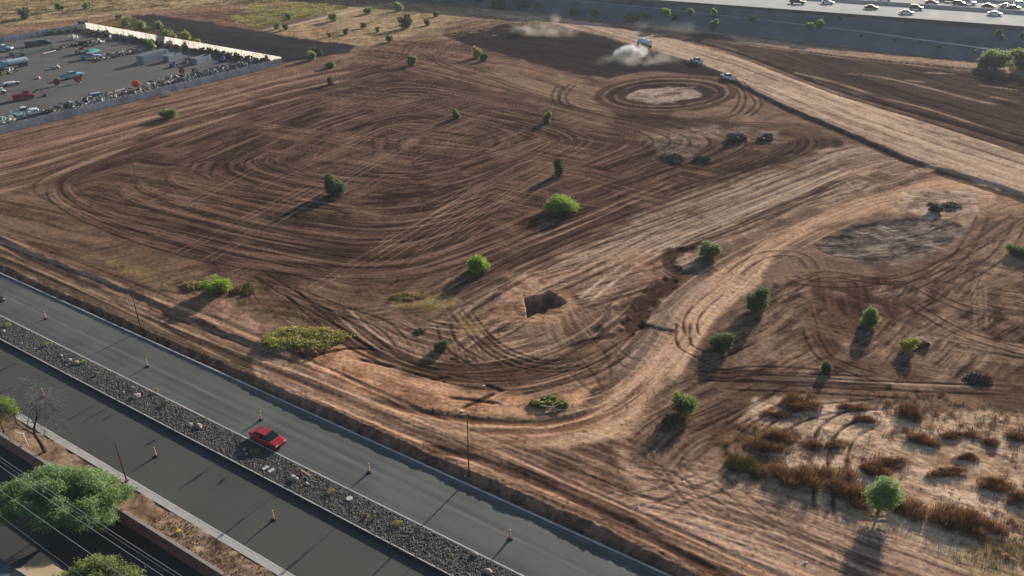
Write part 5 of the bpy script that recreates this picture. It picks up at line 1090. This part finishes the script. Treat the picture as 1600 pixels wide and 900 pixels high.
# fences: screened panels on posts
def fence(a, b, ht, mt, label, nseg, cloth=True, sag=.12, seed=1):
    d = b-a; L = d.length; rz = math.atan2(d.y, d.x); o = empty('screened_fence', a, rz); tag(o, label, 'fence')
    rg = random.Random(seed); w_ = L/nseg
    vs = []; fs = []; nx = nseg*3
    for i in range(nx+1):
        x = L*i/nx; zt = ht+rg.uniform(-sag, sag)*(1 if i % 3 else .3)
        for k in range(5): vs.append((x, math.sin(i*2.1+k)*.07*(k > 0), (zt)*k/4-.05))
    for i in range(nx):
        for k in range(4): q = i*5+k; fs.append((q, q+5, q+6, q+1))
    MB().add(vs, fs).build('screen', mt, o)
    mb = MB()
    for i in range(nseg+1): mb.tube([(L*i/nseg, .12, -.1), (L*i/nseg, .12, ht+.12)], .04, 5)
    pp = mb.build('post', M['steel'], o); pp['kind'] = 'stuff'
    MB().tube([(0,.12,ht),(L,.12,ht)], .03, 4).build('top_rail', M['steel'], o); return o
def cloth_mat(name, rgb, rgb2, tr):
    m = mat(name, rgb, .9, rgb2=rgb2, vscale=.25); t = m.node_tree; b = t.nodes['Principled BSDF']; tb = t.nodes.new('ShaderNodeBsdfTranslucent'); mx = t.nodes.new('ShaderNodeMixShader'); mx.inputs[0].default_value = tr
    src = b.inputs['Base Color'].links[0].from_socket; t.links.new(src, tb.inputs[0]); t.links.new(b.outputs[0], mx.inputs[1]); t.links.new(tb.outputs[0], mx.inputs[2]); t.links.new(mx.outputs[0], t.nodes['Material Output'].inputs[0]); return m
m_scr = cloth_mat('grey_windscreen_mesh', (176,178,184), (134,138,146), .2); m_scw = cloth_mat('white_windscreen_mesh', (216,210,200), (190,184,174), .6)
fence(YC2+Vector((0,0,0)), YB, 2.2, m_scr, 'grey screened fence along the near side of the storage yard', 90, seed=2)
fence(YB, YA, 2.6, m_scw, 'bright white screened fence at the back of the yard, glowing against the sun', 40, sag=.05, seed=3)
fence(YA, YA+(YC2-YB)*.9, 2.2, m_scr, 'grey screened fence on the far side of the yard', 60, seed=4)
# vegetation and dark clutter along inside of the back fence is shade; trucks
water_truck(yo(22,106), yaw((22,106),(0,110)), 'pale blue tank truck parked in the yard at the left edge', LBL, paint('pale_tank', (165,195,205), .4), 9.5)
YV = [(114,122,'pickup',LBL,((114,122),(128,119)),'pale blue pickup in the open centre of the yard'),(146,157,'suv',LBL,((146,157),(136,159)),'pale blue car next to the scrap rows by the near fence'),(40,179,'pickup',WHT,((40,179),(58,176)),'white pickup parked by the near fence behind the brown trailer'),
 (142,92,'pickup',LBL,((142,92),(154,91)),'pale blue pickup between teal tarp and tan machine'),(52,72,'suv',MAR,((52,72),(62,71)),'dark maroon van parked near the far side of the yard'),(69,70,'suv',BLK,((69,70),(78,69)),'black van right of the maroon one near the far side'),(6,79,'pickup',LBL,((6,79),(16,79)),'teal pickup cut by the left edge of the yard')]
for x, y, k, pm, yw_, lab in YV: car_ = car(k, pm, lab, yo(x, y), yaw(*yw_), 'pickup' if k == 'pickup' else 'car', 'vehicles parked in the yard', 'parked_'+('pickup' if k == 'pickup' else 'van')); car_.scale = (1.15, 1.15, 1.15)
FENCE_A = yaw((0,205),(440,100)); BACK_A = yaw((135,45),(440,100))
def box_container(px, py, L, W, H_, rz, mt, label, name='shipping_container', open_=False):
    o = empty(name, yo(px, py), rz); tag(o, label, 'container'); mb = MB()
    if open_:
        for s in (-1, 1): mb.box((0, s*W/2, H_/2), (L, .12, H_)); mb.box((s*L/2, 0, H_/2), (.12, W, H_))
        mb.box((0,0,.15), (L,W,.1))
    else: mb.box((0,0,H_/2), (L,W,H_))
    mb.build('shell', mt, o, bevel=.03)
    mb = MB()
    for k in range(int(L/.6)):
        x = -L/2+.35+k*.6
        for s in (-1, 1): mb.box((x, s*(W/2+.05), H_/2), (.22,.07,H_*.9))
    mb.build('ribs', mt, o)
    for s in (-1, 1): MB().box((-L/2-.04, s*W*.24, H_*.5), (.06, W*.44, H_*.88)).build('door', mt, o)
    if not open_: MB().box((0,0,H_+.03), (L+.1,W+.1,.08)).build('roof', M['steel'], o)
    return o
LA = yaw((215,98),(264,84))
box_container(240,95,12.4,2.6,2.8,LA,M['container'],'long blue grey shipping container, tallest box in the yard')
box_container(270,94,6.6,2.4,2.1,LA,M['container'],'open topped grey container right of the long one','open_container',True)
box_container(315,97,7.4,2.4,1.9,LA,M['container'],'open topped grey container closest to the yard corner','open_container',True)
box_container(60,82,13,1.6,1.1,LA,M['greenmetal'],'long low grey green trough behind the tank truck','long_trough',True)
box_container(28,86,5,1.8,1.3,LA,M['greenmetal'],'short grey green bin left of the long trough','open_bin',True)
box_container(136,70,7,2.2,1.1,yaw((125,70),(150,70)),M['darkmetal'],'dark flat open bed near the back of the yard','flat_bed',True)
# reels on stands
def reel(px, py, r, mt, label, ax=0):
    o = empty('cable_reel', yo(px, py), LA+ax); tag(o, label, 'reel', 'red reels in the yard')
    for s in (-1, 1): MB().tube([(s*.35,0,r+.25),(s*.42,0,r+.25)], r, 20).build('flange', mt, o)
    MB().tube([(-.35,0,r+.25),(.35,0,r+.25)], r*.55, 14).build('drum', M['darkmetal'], o)
    for s in (-1, 1): MB().tube([(s*.55,-r*.6,0),(s*.55,0,r+.25),(s*.55,r*.6,0)], .06, 5).build('stand', M['steel'], o)
reel(90,134,.95,M['redmetal'],'red reel left of the pale blue pickup in the open yard',.9); reel(123,130,.95,M['redmetal'],'red reel directly in front of the pale blue pickup',1.2)
reel(214,139,1.15,M['orange'],'bright red reel above the scrap rows along the near fence',.4); reel(285,116,.85,M['redmetal'],'dark red reel near the dark bin',.8)
# machines
def machine(px, py, L, W, H_, rz, mt, label, name, cat, cab=True, arm=False):
    o = empty(name, yo(px, py), rz); tag(o, label, cat)
    MB().loft([ring(-L/2,W*.42,.5,H_*.62), ring(-L*.4,W/2,.4,H_*.7), ring(L*.1,W/2,.4,H_*.72), ring(L*.3,W*.46,.4,H_*.55), ring(L/2,W*.4,.5,H_*.45)]).build('hull', mt, o, bevel=.05)
    if cab: MB().box((L*.15,0,H_*.82), (L*.26,W*.7,H_*.42), taper=.85).build('cab', mt, o, bevel=.04); MB().box((L*.15,0,H_*.84), (L*.265,W*.62,H_*.26), taper=.9).build('window', M['glass'], o)
    if arm: MB().tube([(L*.4,0,H_*.5),(L*.75,0,H_*1.0),(L*.95,0,H_*.3)], .16, 6).build('arm', M['darkmetal'], o); MB().box((L*.97,0,.35), (.7,W*.8,.6), taper=.7).build('bucket', M['darkmetal'], o)
    wheels(o, (-L*.32, L*.30), W/2, .48, .34); return o
machine(38,155,5.6,2.2,2.4,yaw((30,156),(50,153)),M['redmetal'],'faded red machine with a dark front attachment in the yard','red_machine','machine',True,True)
machine(126,84,4.0,1.8,2.4,yaw((120,84),(132,88)),M['tan'],'tan machine left of the pale blue pickup by the teal tarp','loader','machine',True,True)
machine(415,99,3.4,1.6,2.6,yaw((410,99),(420,98)),M['redmetal'],'red and orange equipment in the sharp corner of the yard','red_machine','machine')
machine(18,133,4.6,1.8,1.5,yaw((8,134),(26,131)),M['white'],'white and dark towed trailer at the left side of the yard','trailer','trailer',False,False)
machine(2,146,2.6,1.7,1.6,yaw((0,146),(10,145)),M['white'],'small white machine cut by the left edge of the yard','compressor','machine')
machine(273,104,2.6,1.6,1.6,LA,M['blue'],'small blue machine in front of the open containers','compressor','machine')
machine(349,96,2.4,1.6,1.5,LA,M['blue'],'small blue machine left of the back fence scrap','compressor','machine')
machine(300,121,5.0,2.0,1.0,LA,M['conc'],'flat pale trailer beside the dark bin','trailer','trailer',False)
machine(22,76+108,0.01+3,2,1.2,FENCE_A,M['greenmetal'],'green grey trailer behind the white sacks','trailer','trailer',False)
# brown trailer beside white pickup, steel pipes, tarp
o = MB().box((0,0,.9),(3.2,2.2,1.7)).box((0,0,1.85),(3.4,2.4,.1)).build('utility_trailer_box', M['roofgrey']); o.location = yo(56,187); o.rotation_euler = (0,0,FENCE_A); tag(o, 'dark blue grey box standing in front of the white pickup', 'box')
o = MB().box((0,0,.7),(2.0,.15,1.4)).box((0,.5,.7),(2.0,.1,1.2)).build('leaning_boards', M['tan']); o.location = yo(66,184); o.rotation_euler = (0,0,FENCE_A+1.2); tag(o, 'brown boards leaning right of the dark box', 'boards')
def tarp(px, py, L, W, H_, mt, label, rz):
    vs = []; fs = []; n = 9
    for i in range(n):
        for j in range(n):
            x = (i/(n-1)-.5)*L; y = (j/(n-1)-.5)*W; e = (1-abs(2*i/(n-1)-1)**3)*(1-abs(2*j/(n-1)-1)**3); vs.append((x, y, H_*e*(.8+.4*float(noise2(i*.7, j*.7, px)))))
    fs = [(i*n+j, (i+1)*n+j, (i+1)*n+j+1, i*n+j+1) for i in range(n-1) for j in range(n-1)]
    o = MB().add(vs, fs).build('tarpaulin', mt, smooth=True); o.location = yo(px, py); o.rotation_euler = (0,0,rz); tag(o, label, 'tarpaulin')
tarp(143,81,6.5,3.2,1.0,M['tarp'],'teal tarpaulin spread over a stack behind the pale blue pickup',LA)
def heap(px, py, L, W, H_, label, cols, N, seed, rz=None, kind='stuff', name='scrap_heap', long_=.5):
    """jumble of boxes, bars and sheets"""
    rz = FENCE_A if rz is None else rz
    o = empty(name, yo(px, py), rz); tag(o, label, 'scrap heap' if kind != 'stuff' else None, None, kind)
    rg = random.Random(seed)
    for c in cols:
        mb = MB()
        for i in range(N//len(cols)):
            x, y = rg.uniform(-L/2, L/2), rg.uniform(-W/2, W/2); z = rg.uniform(0, H_)*(1-abs(y)/W); q = rg.random()
            if q < .45: mb.box((x,y,z+.15), (rg.uniform(.2,1.0), rg.uniform(.2,.8), rg.uniform(.1,.6)), rz=rg.uniform(0,3), tilt=rg.uniform(-.4,.4))
            elif q < .8: a = rg.uniform(0,6.28); l = rg.uniform(.5,2.0)*long_*2; mb.tube([(x,y,z+.1),(x+math.cos(a)*l,y+math.sin(a)*l*.6,z+rg.uniform(0,.8))], rg.uniform(.04,.1), 5)
            else: mb.box((x,y,z+.3), (rg.uniform(.6,1.6), .05, rg.uniform(.4,1.0)), rz=rg.uniform(0,3), tilt=rg.uniform(-.8,.8))
        mb.build('scrap', M[c], o)['kind'] = 'stuff'
    return o
MIX = ['darkmetal','steel','conc','white','greenmetal','wood']
heap(192,150,22,6,1.5,'long jumble of grey scrap along the near yard fence beside the pale blue car',MIX,360,1)
heap(255,131,12,5,1.4,'scrap and white boards near the torn part of the near fence',MIX,170,2)
heap(318,119,18,7,1.2,'dense grey scrap field right of the dark bin',['darkmetal','steel','conc','greenmetal'],520,3)
heap(372,107,20,8,1.3,'dense grey scrap field near the sharp corner of the yard',['darkmetal','steel','conc','darkmetal'],520,4)
heap(88,172,14,3.5,1.0,'greenish pipes and scrap bundle right of the brown boards',['steel','greenmetal','tan','darkmetal'],160,5)
heap(172,90,12,4,1.1,'small scrap row right of the pale blue pickup by the teal tarp',MIX,100,6,LA)
heap(160,66,16,4,1.3,'scrap and pipes near the back of the yard',MIX,130,7,LA)
heap(106,74,10,3,1.0,'tan and grey scrap left of the teal tarp',['tan','steel','darkmetal'],70,8,LA)
heap(115,62,4,2.5,1.6,'white pile behind the tan scrap at the back of the yard',['white','tan'],50,9,LA)
heap(228,97,8,1.5,.8,'tangled pale frames along the long container',['steel','wood','white'],60,10,LA)
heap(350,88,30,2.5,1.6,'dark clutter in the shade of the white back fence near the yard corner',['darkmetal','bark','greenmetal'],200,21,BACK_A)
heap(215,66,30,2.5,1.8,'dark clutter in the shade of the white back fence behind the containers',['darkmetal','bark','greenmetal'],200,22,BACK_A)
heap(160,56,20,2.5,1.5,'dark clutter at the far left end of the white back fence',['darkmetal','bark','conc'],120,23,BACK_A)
heap(8,116,8,2,1.2,'pallets and pipes behind the pale blue tank truck at the left edge',MIX,60,24,LA)
heap(84,108,3,1.5,.8,'little scrap group alone on the open yard',MIX,18,25,LA)
heap(140,166,8,2.5,1.2,'white and grey boards left of the pale blue car by the near fence',['white','conc','darkmetal'],70,26)
heap(200,84,9,3,1.2,'scrap row left of the long container',MIX,80,27,LA)
heap(6,196,6,3,1.2,'dark scrap at the left end of the near fence',MIX,50,28)
heap(295,97,4,2.5,1.3,'rusty bits between the two open containers',['rust','white','darkmetal'],40,11,LA)
heap(24,172+14,10,3.4,1.2,'white and pale green sacks piled at the left end of the near fence',['pvc','white','pvc'],90,12)
# dark shrubs and clutter in the shade of the back fence
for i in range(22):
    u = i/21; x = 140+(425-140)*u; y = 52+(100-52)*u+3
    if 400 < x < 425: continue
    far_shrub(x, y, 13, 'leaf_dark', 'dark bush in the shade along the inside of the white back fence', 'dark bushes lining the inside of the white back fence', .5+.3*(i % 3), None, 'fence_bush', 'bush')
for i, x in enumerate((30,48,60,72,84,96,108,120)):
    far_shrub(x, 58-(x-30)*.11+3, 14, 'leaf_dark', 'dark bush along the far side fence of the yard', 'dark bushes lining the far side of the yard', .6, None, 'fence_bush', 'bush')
far_shrub(236,78,24,'leaf_mid','green bush standing behind the long container inside the yard',None)
for i, (x, y, s_) in enumerate(((108,160,1.0),(117,161,1.0))):
    o = MB().tube([(0,0,0),(0,0,.25),(0,0,.8),(0,0,1.05)], [.5,.62,.55,.2], 14).build('white_tank', M['white'], smooth=True); o.location = yo(x, y+4); tag(o, ['left one of two white tanks left of the pale blue car','right one of two white tanks left of the pale blue car'][i], 'tank', 'white tanks')
o = empty('waste_bin', yo(305,116), LA); tag(o, 'tall dark bin above the dense scrap field', 'bin'); MB().box((0,0,.9),(1.3,1.1,1.8),taper=1.1).build('bin_body', M['darkmetal'], o, bevel=.04); MB().box((0,0,1.88),(1.6,1.3,.1)).build('lid', M['black'], o)
o = MB().tube([(0,0,.3),(5.5,0,.35)], .14, 8).build('pale_pipe', M['white']); o.location = yo(68,85); o.rotation_euler = (0,0,LA); tag(o, 'long pale pipe lying in front of the grey green trough', 'pipe')
o = MB().tube([(0,0,.3),(9,0,.35)], .16, 8).build('pale_pipe', M['conc']); o.location = yo(157,152); o.rotation_euler = (0,0,LA); tag(o, 'long grey pipe behind the scrap by the pale blue car', 'pipe')
o = MB().box((0,0,.35),(1.2,.9,.7),taper=.7).build('sack', M['tan']); o.location = yo(60,123); tag(o, 'small tan sack alone on the open yard', 'sack')
o = MB().box((0,0,1.0),(3.6,.1,1.4), tilt=.5).box((.6,.5,.4),(2.0,1.4,.06), tilt=.2).build('fallen_screen', m_scw); o.location = G(262,151,0); o.rotation_euler = (0,0,FENCE_A); tag(o, 'white torn screen sheet hanging off the near fence', 'sheet')

# ------------------------------------------------------------------ morning haze over the whole place
def haze():
    o = MB().box((0, 700, 30.5), (4400, 3600, 66)).build('haze', M['white']); me = o.data; me.materials.clear()
    m = bpy.data.materials.new('haze_air'); m.use_nodes = True; t = m.node_tree; t.nodes.remove(t.nodes['Principled BSDF'])
    pv = t.nodes.new('ShaderNodeVolumePrincipled'); pv.inputs['Color'].default_value = (.80, .88, 1, 1); pv.inputs['Density'].default_value = .00012; pv.inputs['Anisotropy'].default_value = .2
    t.links.new(pv.outputs[0], t.nodes['Material Output'].inputs['Volume']); me.materials.append(m); tag(o, kind='stuff')
haze()
# ------------------------------------------------------------------ street furniture and small things
def cone(px, py, label):
    o = empty('channelizer_cone', G(px, py, ZR+.006), 0.3); tag(o, label, 'traffic cone', 'tall traffic cones with amber lamps')
    MB().box((0,0,.05),(.44,.44,.09)).build('base', M['black'], o, bevel=.02)
    b_ = MB().tube([(0,0,.09),(0,0,1.05)], [.13,.055], 14).build('body', M['orange'], o, smooth=True)
    for z in (.35,.62,.86): r = .13-.075*(z-.09)/.96; MB().tube([(0,0,z-.055),(0,0,z+.055)], [r+.006,r-.002], 14).build('reflective_band', M['reflective'], o)
    MB().tube([(0,0,1.05),(0,0,1.2)], .035, 8).build('handle', M['orange'], o)
    MB().tube([(0,-.035,1.24),(0,.035,1.24)], .09, 12).build('lamp', M['amber'], o); return o
for x, y, lab in ((72,498,'orange cone on the upper carriageway nearest the left edge'),(231,573,'orange cone on the upper carriageway, second from the left'),(408,656,'orange cone just ahead of the red car\'s rear side, above its roof'),(577,738,'orange cone on the upper carriageway right of the red car'),
    (797,842,'orange cone on the upper carriageway nearest the bottom edge'),(69,620,'orange cone on the lower carriageway behind the bare tree'),(244,713,'orange cone in the middle of the lower carriageway'),(428,812,'orange cone on the lower carriageway nearest the bottom edge')): cone(x, y, lab)
def pole(px, py, h_, z, label, r=.085):
    o = empty('rusty_pole', G(px, py, z)); tag(o, label, 'pole', 'rusty brown poles beside the street')
    MB().tube([(0,0,-.3),(0,0,h_)], [r, r*.62], 10).build('shaft', M['rust'], o, smooth=True)
    MB().box((0,0,.03),(.36,.36,.06)).build('base_plate', M['rust'], o); return o
pole(220,513,7.0,-.3,'slender rusty pole behind the kerb at the left'); pole(733,745,8.0,-.35,'slender rusty pole behind the kerb in the middle of the picture'); pole(198,752,5.6,ZR+.12,'slender rusty pole on the planting strip beside the big tree')
o = empty('pole_footing', G(735,743,-.6)); tag(o, 'pale rubble and white conduit at the foot of the middle pole', 'rubble')
for i in range(7): a = i*.9; MB().box((math.cos(a)*.6, math.sin(a)*.5, .15), (.35,.28,.25), rz=a, taper=.7).build('stone', M['rock'], o, bevel=.05)
o = empty('white_post', G(44,697,ZR+.05)); tag(o, 'white forked post standing on the planting strip left of the bare tree', 'post')
MB().tube([(0,0,-.1),(-.05,0,1.0),(-.15,0,1.75)], [.07,.06,.06], 8).build('shaft', M['white'], o); MB().box((-.25,0,1.85),(.55,.16,.18)).build('head', M['white'], o, bevel=.03)
o = empty('marker_post', G(279,831,ZR+.05)); tag(o, 'yellow valve marker with a short post on the planting strip', 'marker')
MB().tube([(0,0,0),(0,0,.22)], .22, 12).build('cover', M['yellow'], o); MB().tube([(.1,0,.1),(-.12,0,1.1)], .045, 6).build('post', M['yellow'], o)
# boulders on the median
def rock(px, py, r, label, m_='rock', flat=.7, z=None, grp='pale boulders on the median'):
    import bmesh
    bm = bmesh.new(); bmesh.ops.create_icosphere(bm, subdivisions=3, radius=1)
    for v in bm.verts:
        q = v.co; k = 1+.28*(float(noise2(q.x*1.6+px, q.y*1.6+q.z*2, 5))-.5)+.12*(float(noise2(q.x*4+px, q.y*4+q.z*3, 6))-.5); v.co = Vector((q.x*1.15*k, q.y*k*.9, max(q.z*flat*k, -.35)))*r
    me = bpy.data.meshes.new('boulder'); bm.to_mesh(me); bm.free(); me.materials.append(M[m_]); o = bpy.data.objects.new('boulder', me); COL.objects.link(o)
    for p_ in me.polygons: p_.use_smooth = True
    o.location = G(px, py, (ZR+.25 if z is None else z)+r*.2); o.rotation_euler = (0,0,px*.3); tag(o, label, 'boulder', grp)
for x, y, r, lab in ((108,563,.36,'cream boulder, left one of the first touching pair'),(119,567,.42,'grey topped boulder, right one of the first touching pair'),(95,556,.25,'small grey stone just before the first boulder pair'),(103,571,.2,'little white stone below the first boulder pair'),(5,518,.35,'cream boulder at the left edge of the median'),(33,537,.18,'small cream stone near the left end of the median'),(54,545,.16,'small cream stone right of the other one near the left end'),
    (213,619,.5,'large white boulder at the foot of the saplings'),(193,613,.22,'small white stone left of the large white boulder'),(297,664,.32,'left one of the second boulder pair, flatter'),(311,666,.45,'right one of the second boulder pair, rounder'),(382,702,.2,'small white stone in the red car\'s shadow'),(385,709,.18,'small grey stone in the red car\'s shadow'),(459,748,.48,'round grey boulder left of the timber stake'),(479,756,.22,'flat pale stone below the timber stake'),(763,893,.4,'grey boulder at the bottom end of the median'),(742,866,.3,'dark boulder near the bottom end of the median')): rock(x, y, r, lab)
for i, (x, y) in enumerate(((415,731),(424,735))):
    o = MB().box((0,0,0),(.75,.45,.06)).build('access_cover', M['kerb'], bevel=.015); o.location = G(x, y, ZR+.33); o.rotation_euler = (0,0,RZ+1.45); tag(o, ['left one of two pale rectangular utility lids','right one of two pale rectangular utility lids'][i], 'lid', 'pale rectangular utility lids on the median')
o = MB().tube([(0,0,0),(0,0,.06)], .36, 20).build('manhole_cover', M['kerb']); o.location = G(546,779,ZR+.29); tag(o, 'round pale cover on the median gravel', 'cover')
o = empty('timber_stake', G(470,744,ZR+.2)); tag(o, 'upright brown board with a pale plank leaning on it at the median edge', 'timber')
MB().box((0,0,.5),(.16,.08,1.0)).build('upright', M['rust'], o); MB().tube([(.1,0,.9),(1.15,-.15,.25)], .07, 4).build('plank', M['wood'], o)
o = MB().tube([(0,0,.25),(.5,.15,.32),(1.1,.1,.2)], [.09,.1,.05], 6).build('driftwood', M['rock']); o.location = G(203,607,ZR+.2); o.rotation_euler = (0,0,-.5); tag(o, 'pale log lying behind the large white boulder', 'log')
for (x, y, r_, h_, lab) in ((1438,535,1.3,.5,'low dark soil heap right of the yellow green bush'),(1290,185-95,0,0,'')):
    if r_: rock(x, y, r_, lab, 'dirtpile', .4, 0, None)
# white debris
for i, (x, y, lab) in enumerate(((722,643,'white scrap lying behind the middle pole on the ridge'),(756,603,'white scrap beside the short ditch right of centre'),(866,644,'white plastic scrap by the fallen branch'),(1535,871-45,'white scrap in the bottom right scrub'),(1372,752,'white scrap under the lone green tree'),(1258,880,'white scrap on bare soil near the bottom edge'),(995,793,'white scrap on the dark rut right of the bottom centre'))):
    g0 = on(x, y); o = MB().box((0,0,.1),(.4,.25,.16),rz=i*.7,tilt=.3).box((.3,.15,.08),(.2,.3,.1),rz=i,tilt=-.3).build('litter', M['white']); o.location = g0; o.scale = (.6, .6, .6); tag(o, lab, 'litter')
# lone tree with trunk and fallen rail, lower right
p = on(1372,800); o = empty('lone_tree', p); tag(o, 'light green round tree with a bare trunk rising from the russet scrub', 'tree')
V, Fc = leaf_cloud(15000, [(.2,0,2.8,1.6,1.5,1.3),(-.8,.2,2.4,1.2,1.1,1.1),(1.0,-.2,2.5,1.1,1.1,1.1),(.3,.3,3.7,1.2,1.1,.8),(0,-.6,1.6,1.3,1.0,.9),(.7,0,1.3,1.0,.9,.7),(-.6,.1,1.3,1.0,.9,.7),(.9,.3,3.2,.9,.8,.7),(-.7,-.2,3.2,.9,.8,.7)], .075, 91); np_obj('crown', V, Fc, M['leaf_mesq'], o); limbs('trunk', 3.6, 3.0, 5, .11, M['bark'], o, 91, .2)
for i in range(2):
    o = MB().tube([(-1.6,0,.45),(1.5,-.3,.35)], .06, 6).build('fallen_rail', M['rock']); o.location = on(1372,793+i*5); o.rotation_euler = (0,0,-.15-.1*i); tag(o, ['upper pale rail lying across the foot of the lone green tree','lower pale rail lying across the foot of the lone green tree'][i], 'rail')
# overhead wires with their poles out beyond the picture
def wire(a, b, z, label, r=.018):
    A = G(*a, z); B = G(*b, z); u = (B-A).normalized(); s0 = A-u*22; s1 = B+u*18; pts = []
    for i in range(25): t_ = i/24; q = s0.lerp(s1, t_); q.z += -1.0*4*t_*(1-t_)+.75; pts.append(q)
    o = MB().tube(pts, r, 5).build('overhead_wire', M['wire']); tag(o, label, 'wire', 'overhead wires above the alley'); return s0, s1
e1 = wire((0,713),(284,900),9.5,'overhead wire nearest the street'); e2 = wire((0,727),(256,900),9.5,'second strong overhead wire from the street',.02); e3 = wire((0,764),(194,900),9.5,'overhead wire furthest from the street among the strong ones',.02)
wire((0,719),(274,900),8.9,'thin overhead wire between the first two',.010)
wire((42,835),(104,881),7.2,'lowest thin overhead wire near the small tan roof',.010)
for i in (0, 1):
    q = e2[i]; o = empty('utility_pole', Vector((q.x, q.y, ZR)), RZ); tag(o, 'wooden utility pole carrying the alley wires beyond the picture edge', 'pole', 'utility poles beyond the picture edges')
    MB().tube([(0,0,0),(0,0,12)], [.2,.14], 10).build('mast', M['bark'], o); MB().box((0,0,11.2),(.12,3.4,.14)).build('crossarm', M['wood'], o)
# small outbuilding roofs in the bottom left corner
def shed(cx, cy, L, W, H_, rz, rm, label):
    o = empty('outbuilding', (cx, cy, ZR), rz); tag(o, label, 'building')
    MB().box((0,0,H_/2),(L,W,H_)).build('wall', M['block'], o); MB().add([(-L/2-.3,-W/2-.3,H_),(L/2+.3,-W/2-.3,H_),(L/2+.3,0,H_+.7),(-L/2-.3,0,H_+.7),(-L/2-.3,W/2+.3,H_),(L/2+.3,W/2+.3,H_),(-L/2-.3,0,H_-.02)],[(0,1,2,3),(3,2,5,4),(0,3,4),(1,5,2),(0,4,5,1)]).build('roof', rm, o)
    MB().tube([(-L/2-.3,0,H_+.74),(L/2+.3,0,H_+.74)], .08, 6).build('ridge_cap', M['cap'], o)
q = G(60,915,2.6); shed(q.x, q.y, 6.0, 4.2, 2.9, RZ+.05, M['roof'], 'small tan roofed outbuilding at the bottom left corner')
q = G(-26,922,3.0); shed(q.x, q.y, 6.0, 5.5, 3.2, RZ, M['roofgrey'], 'blue grey roofed outbuilding cut by the bottom left corner')
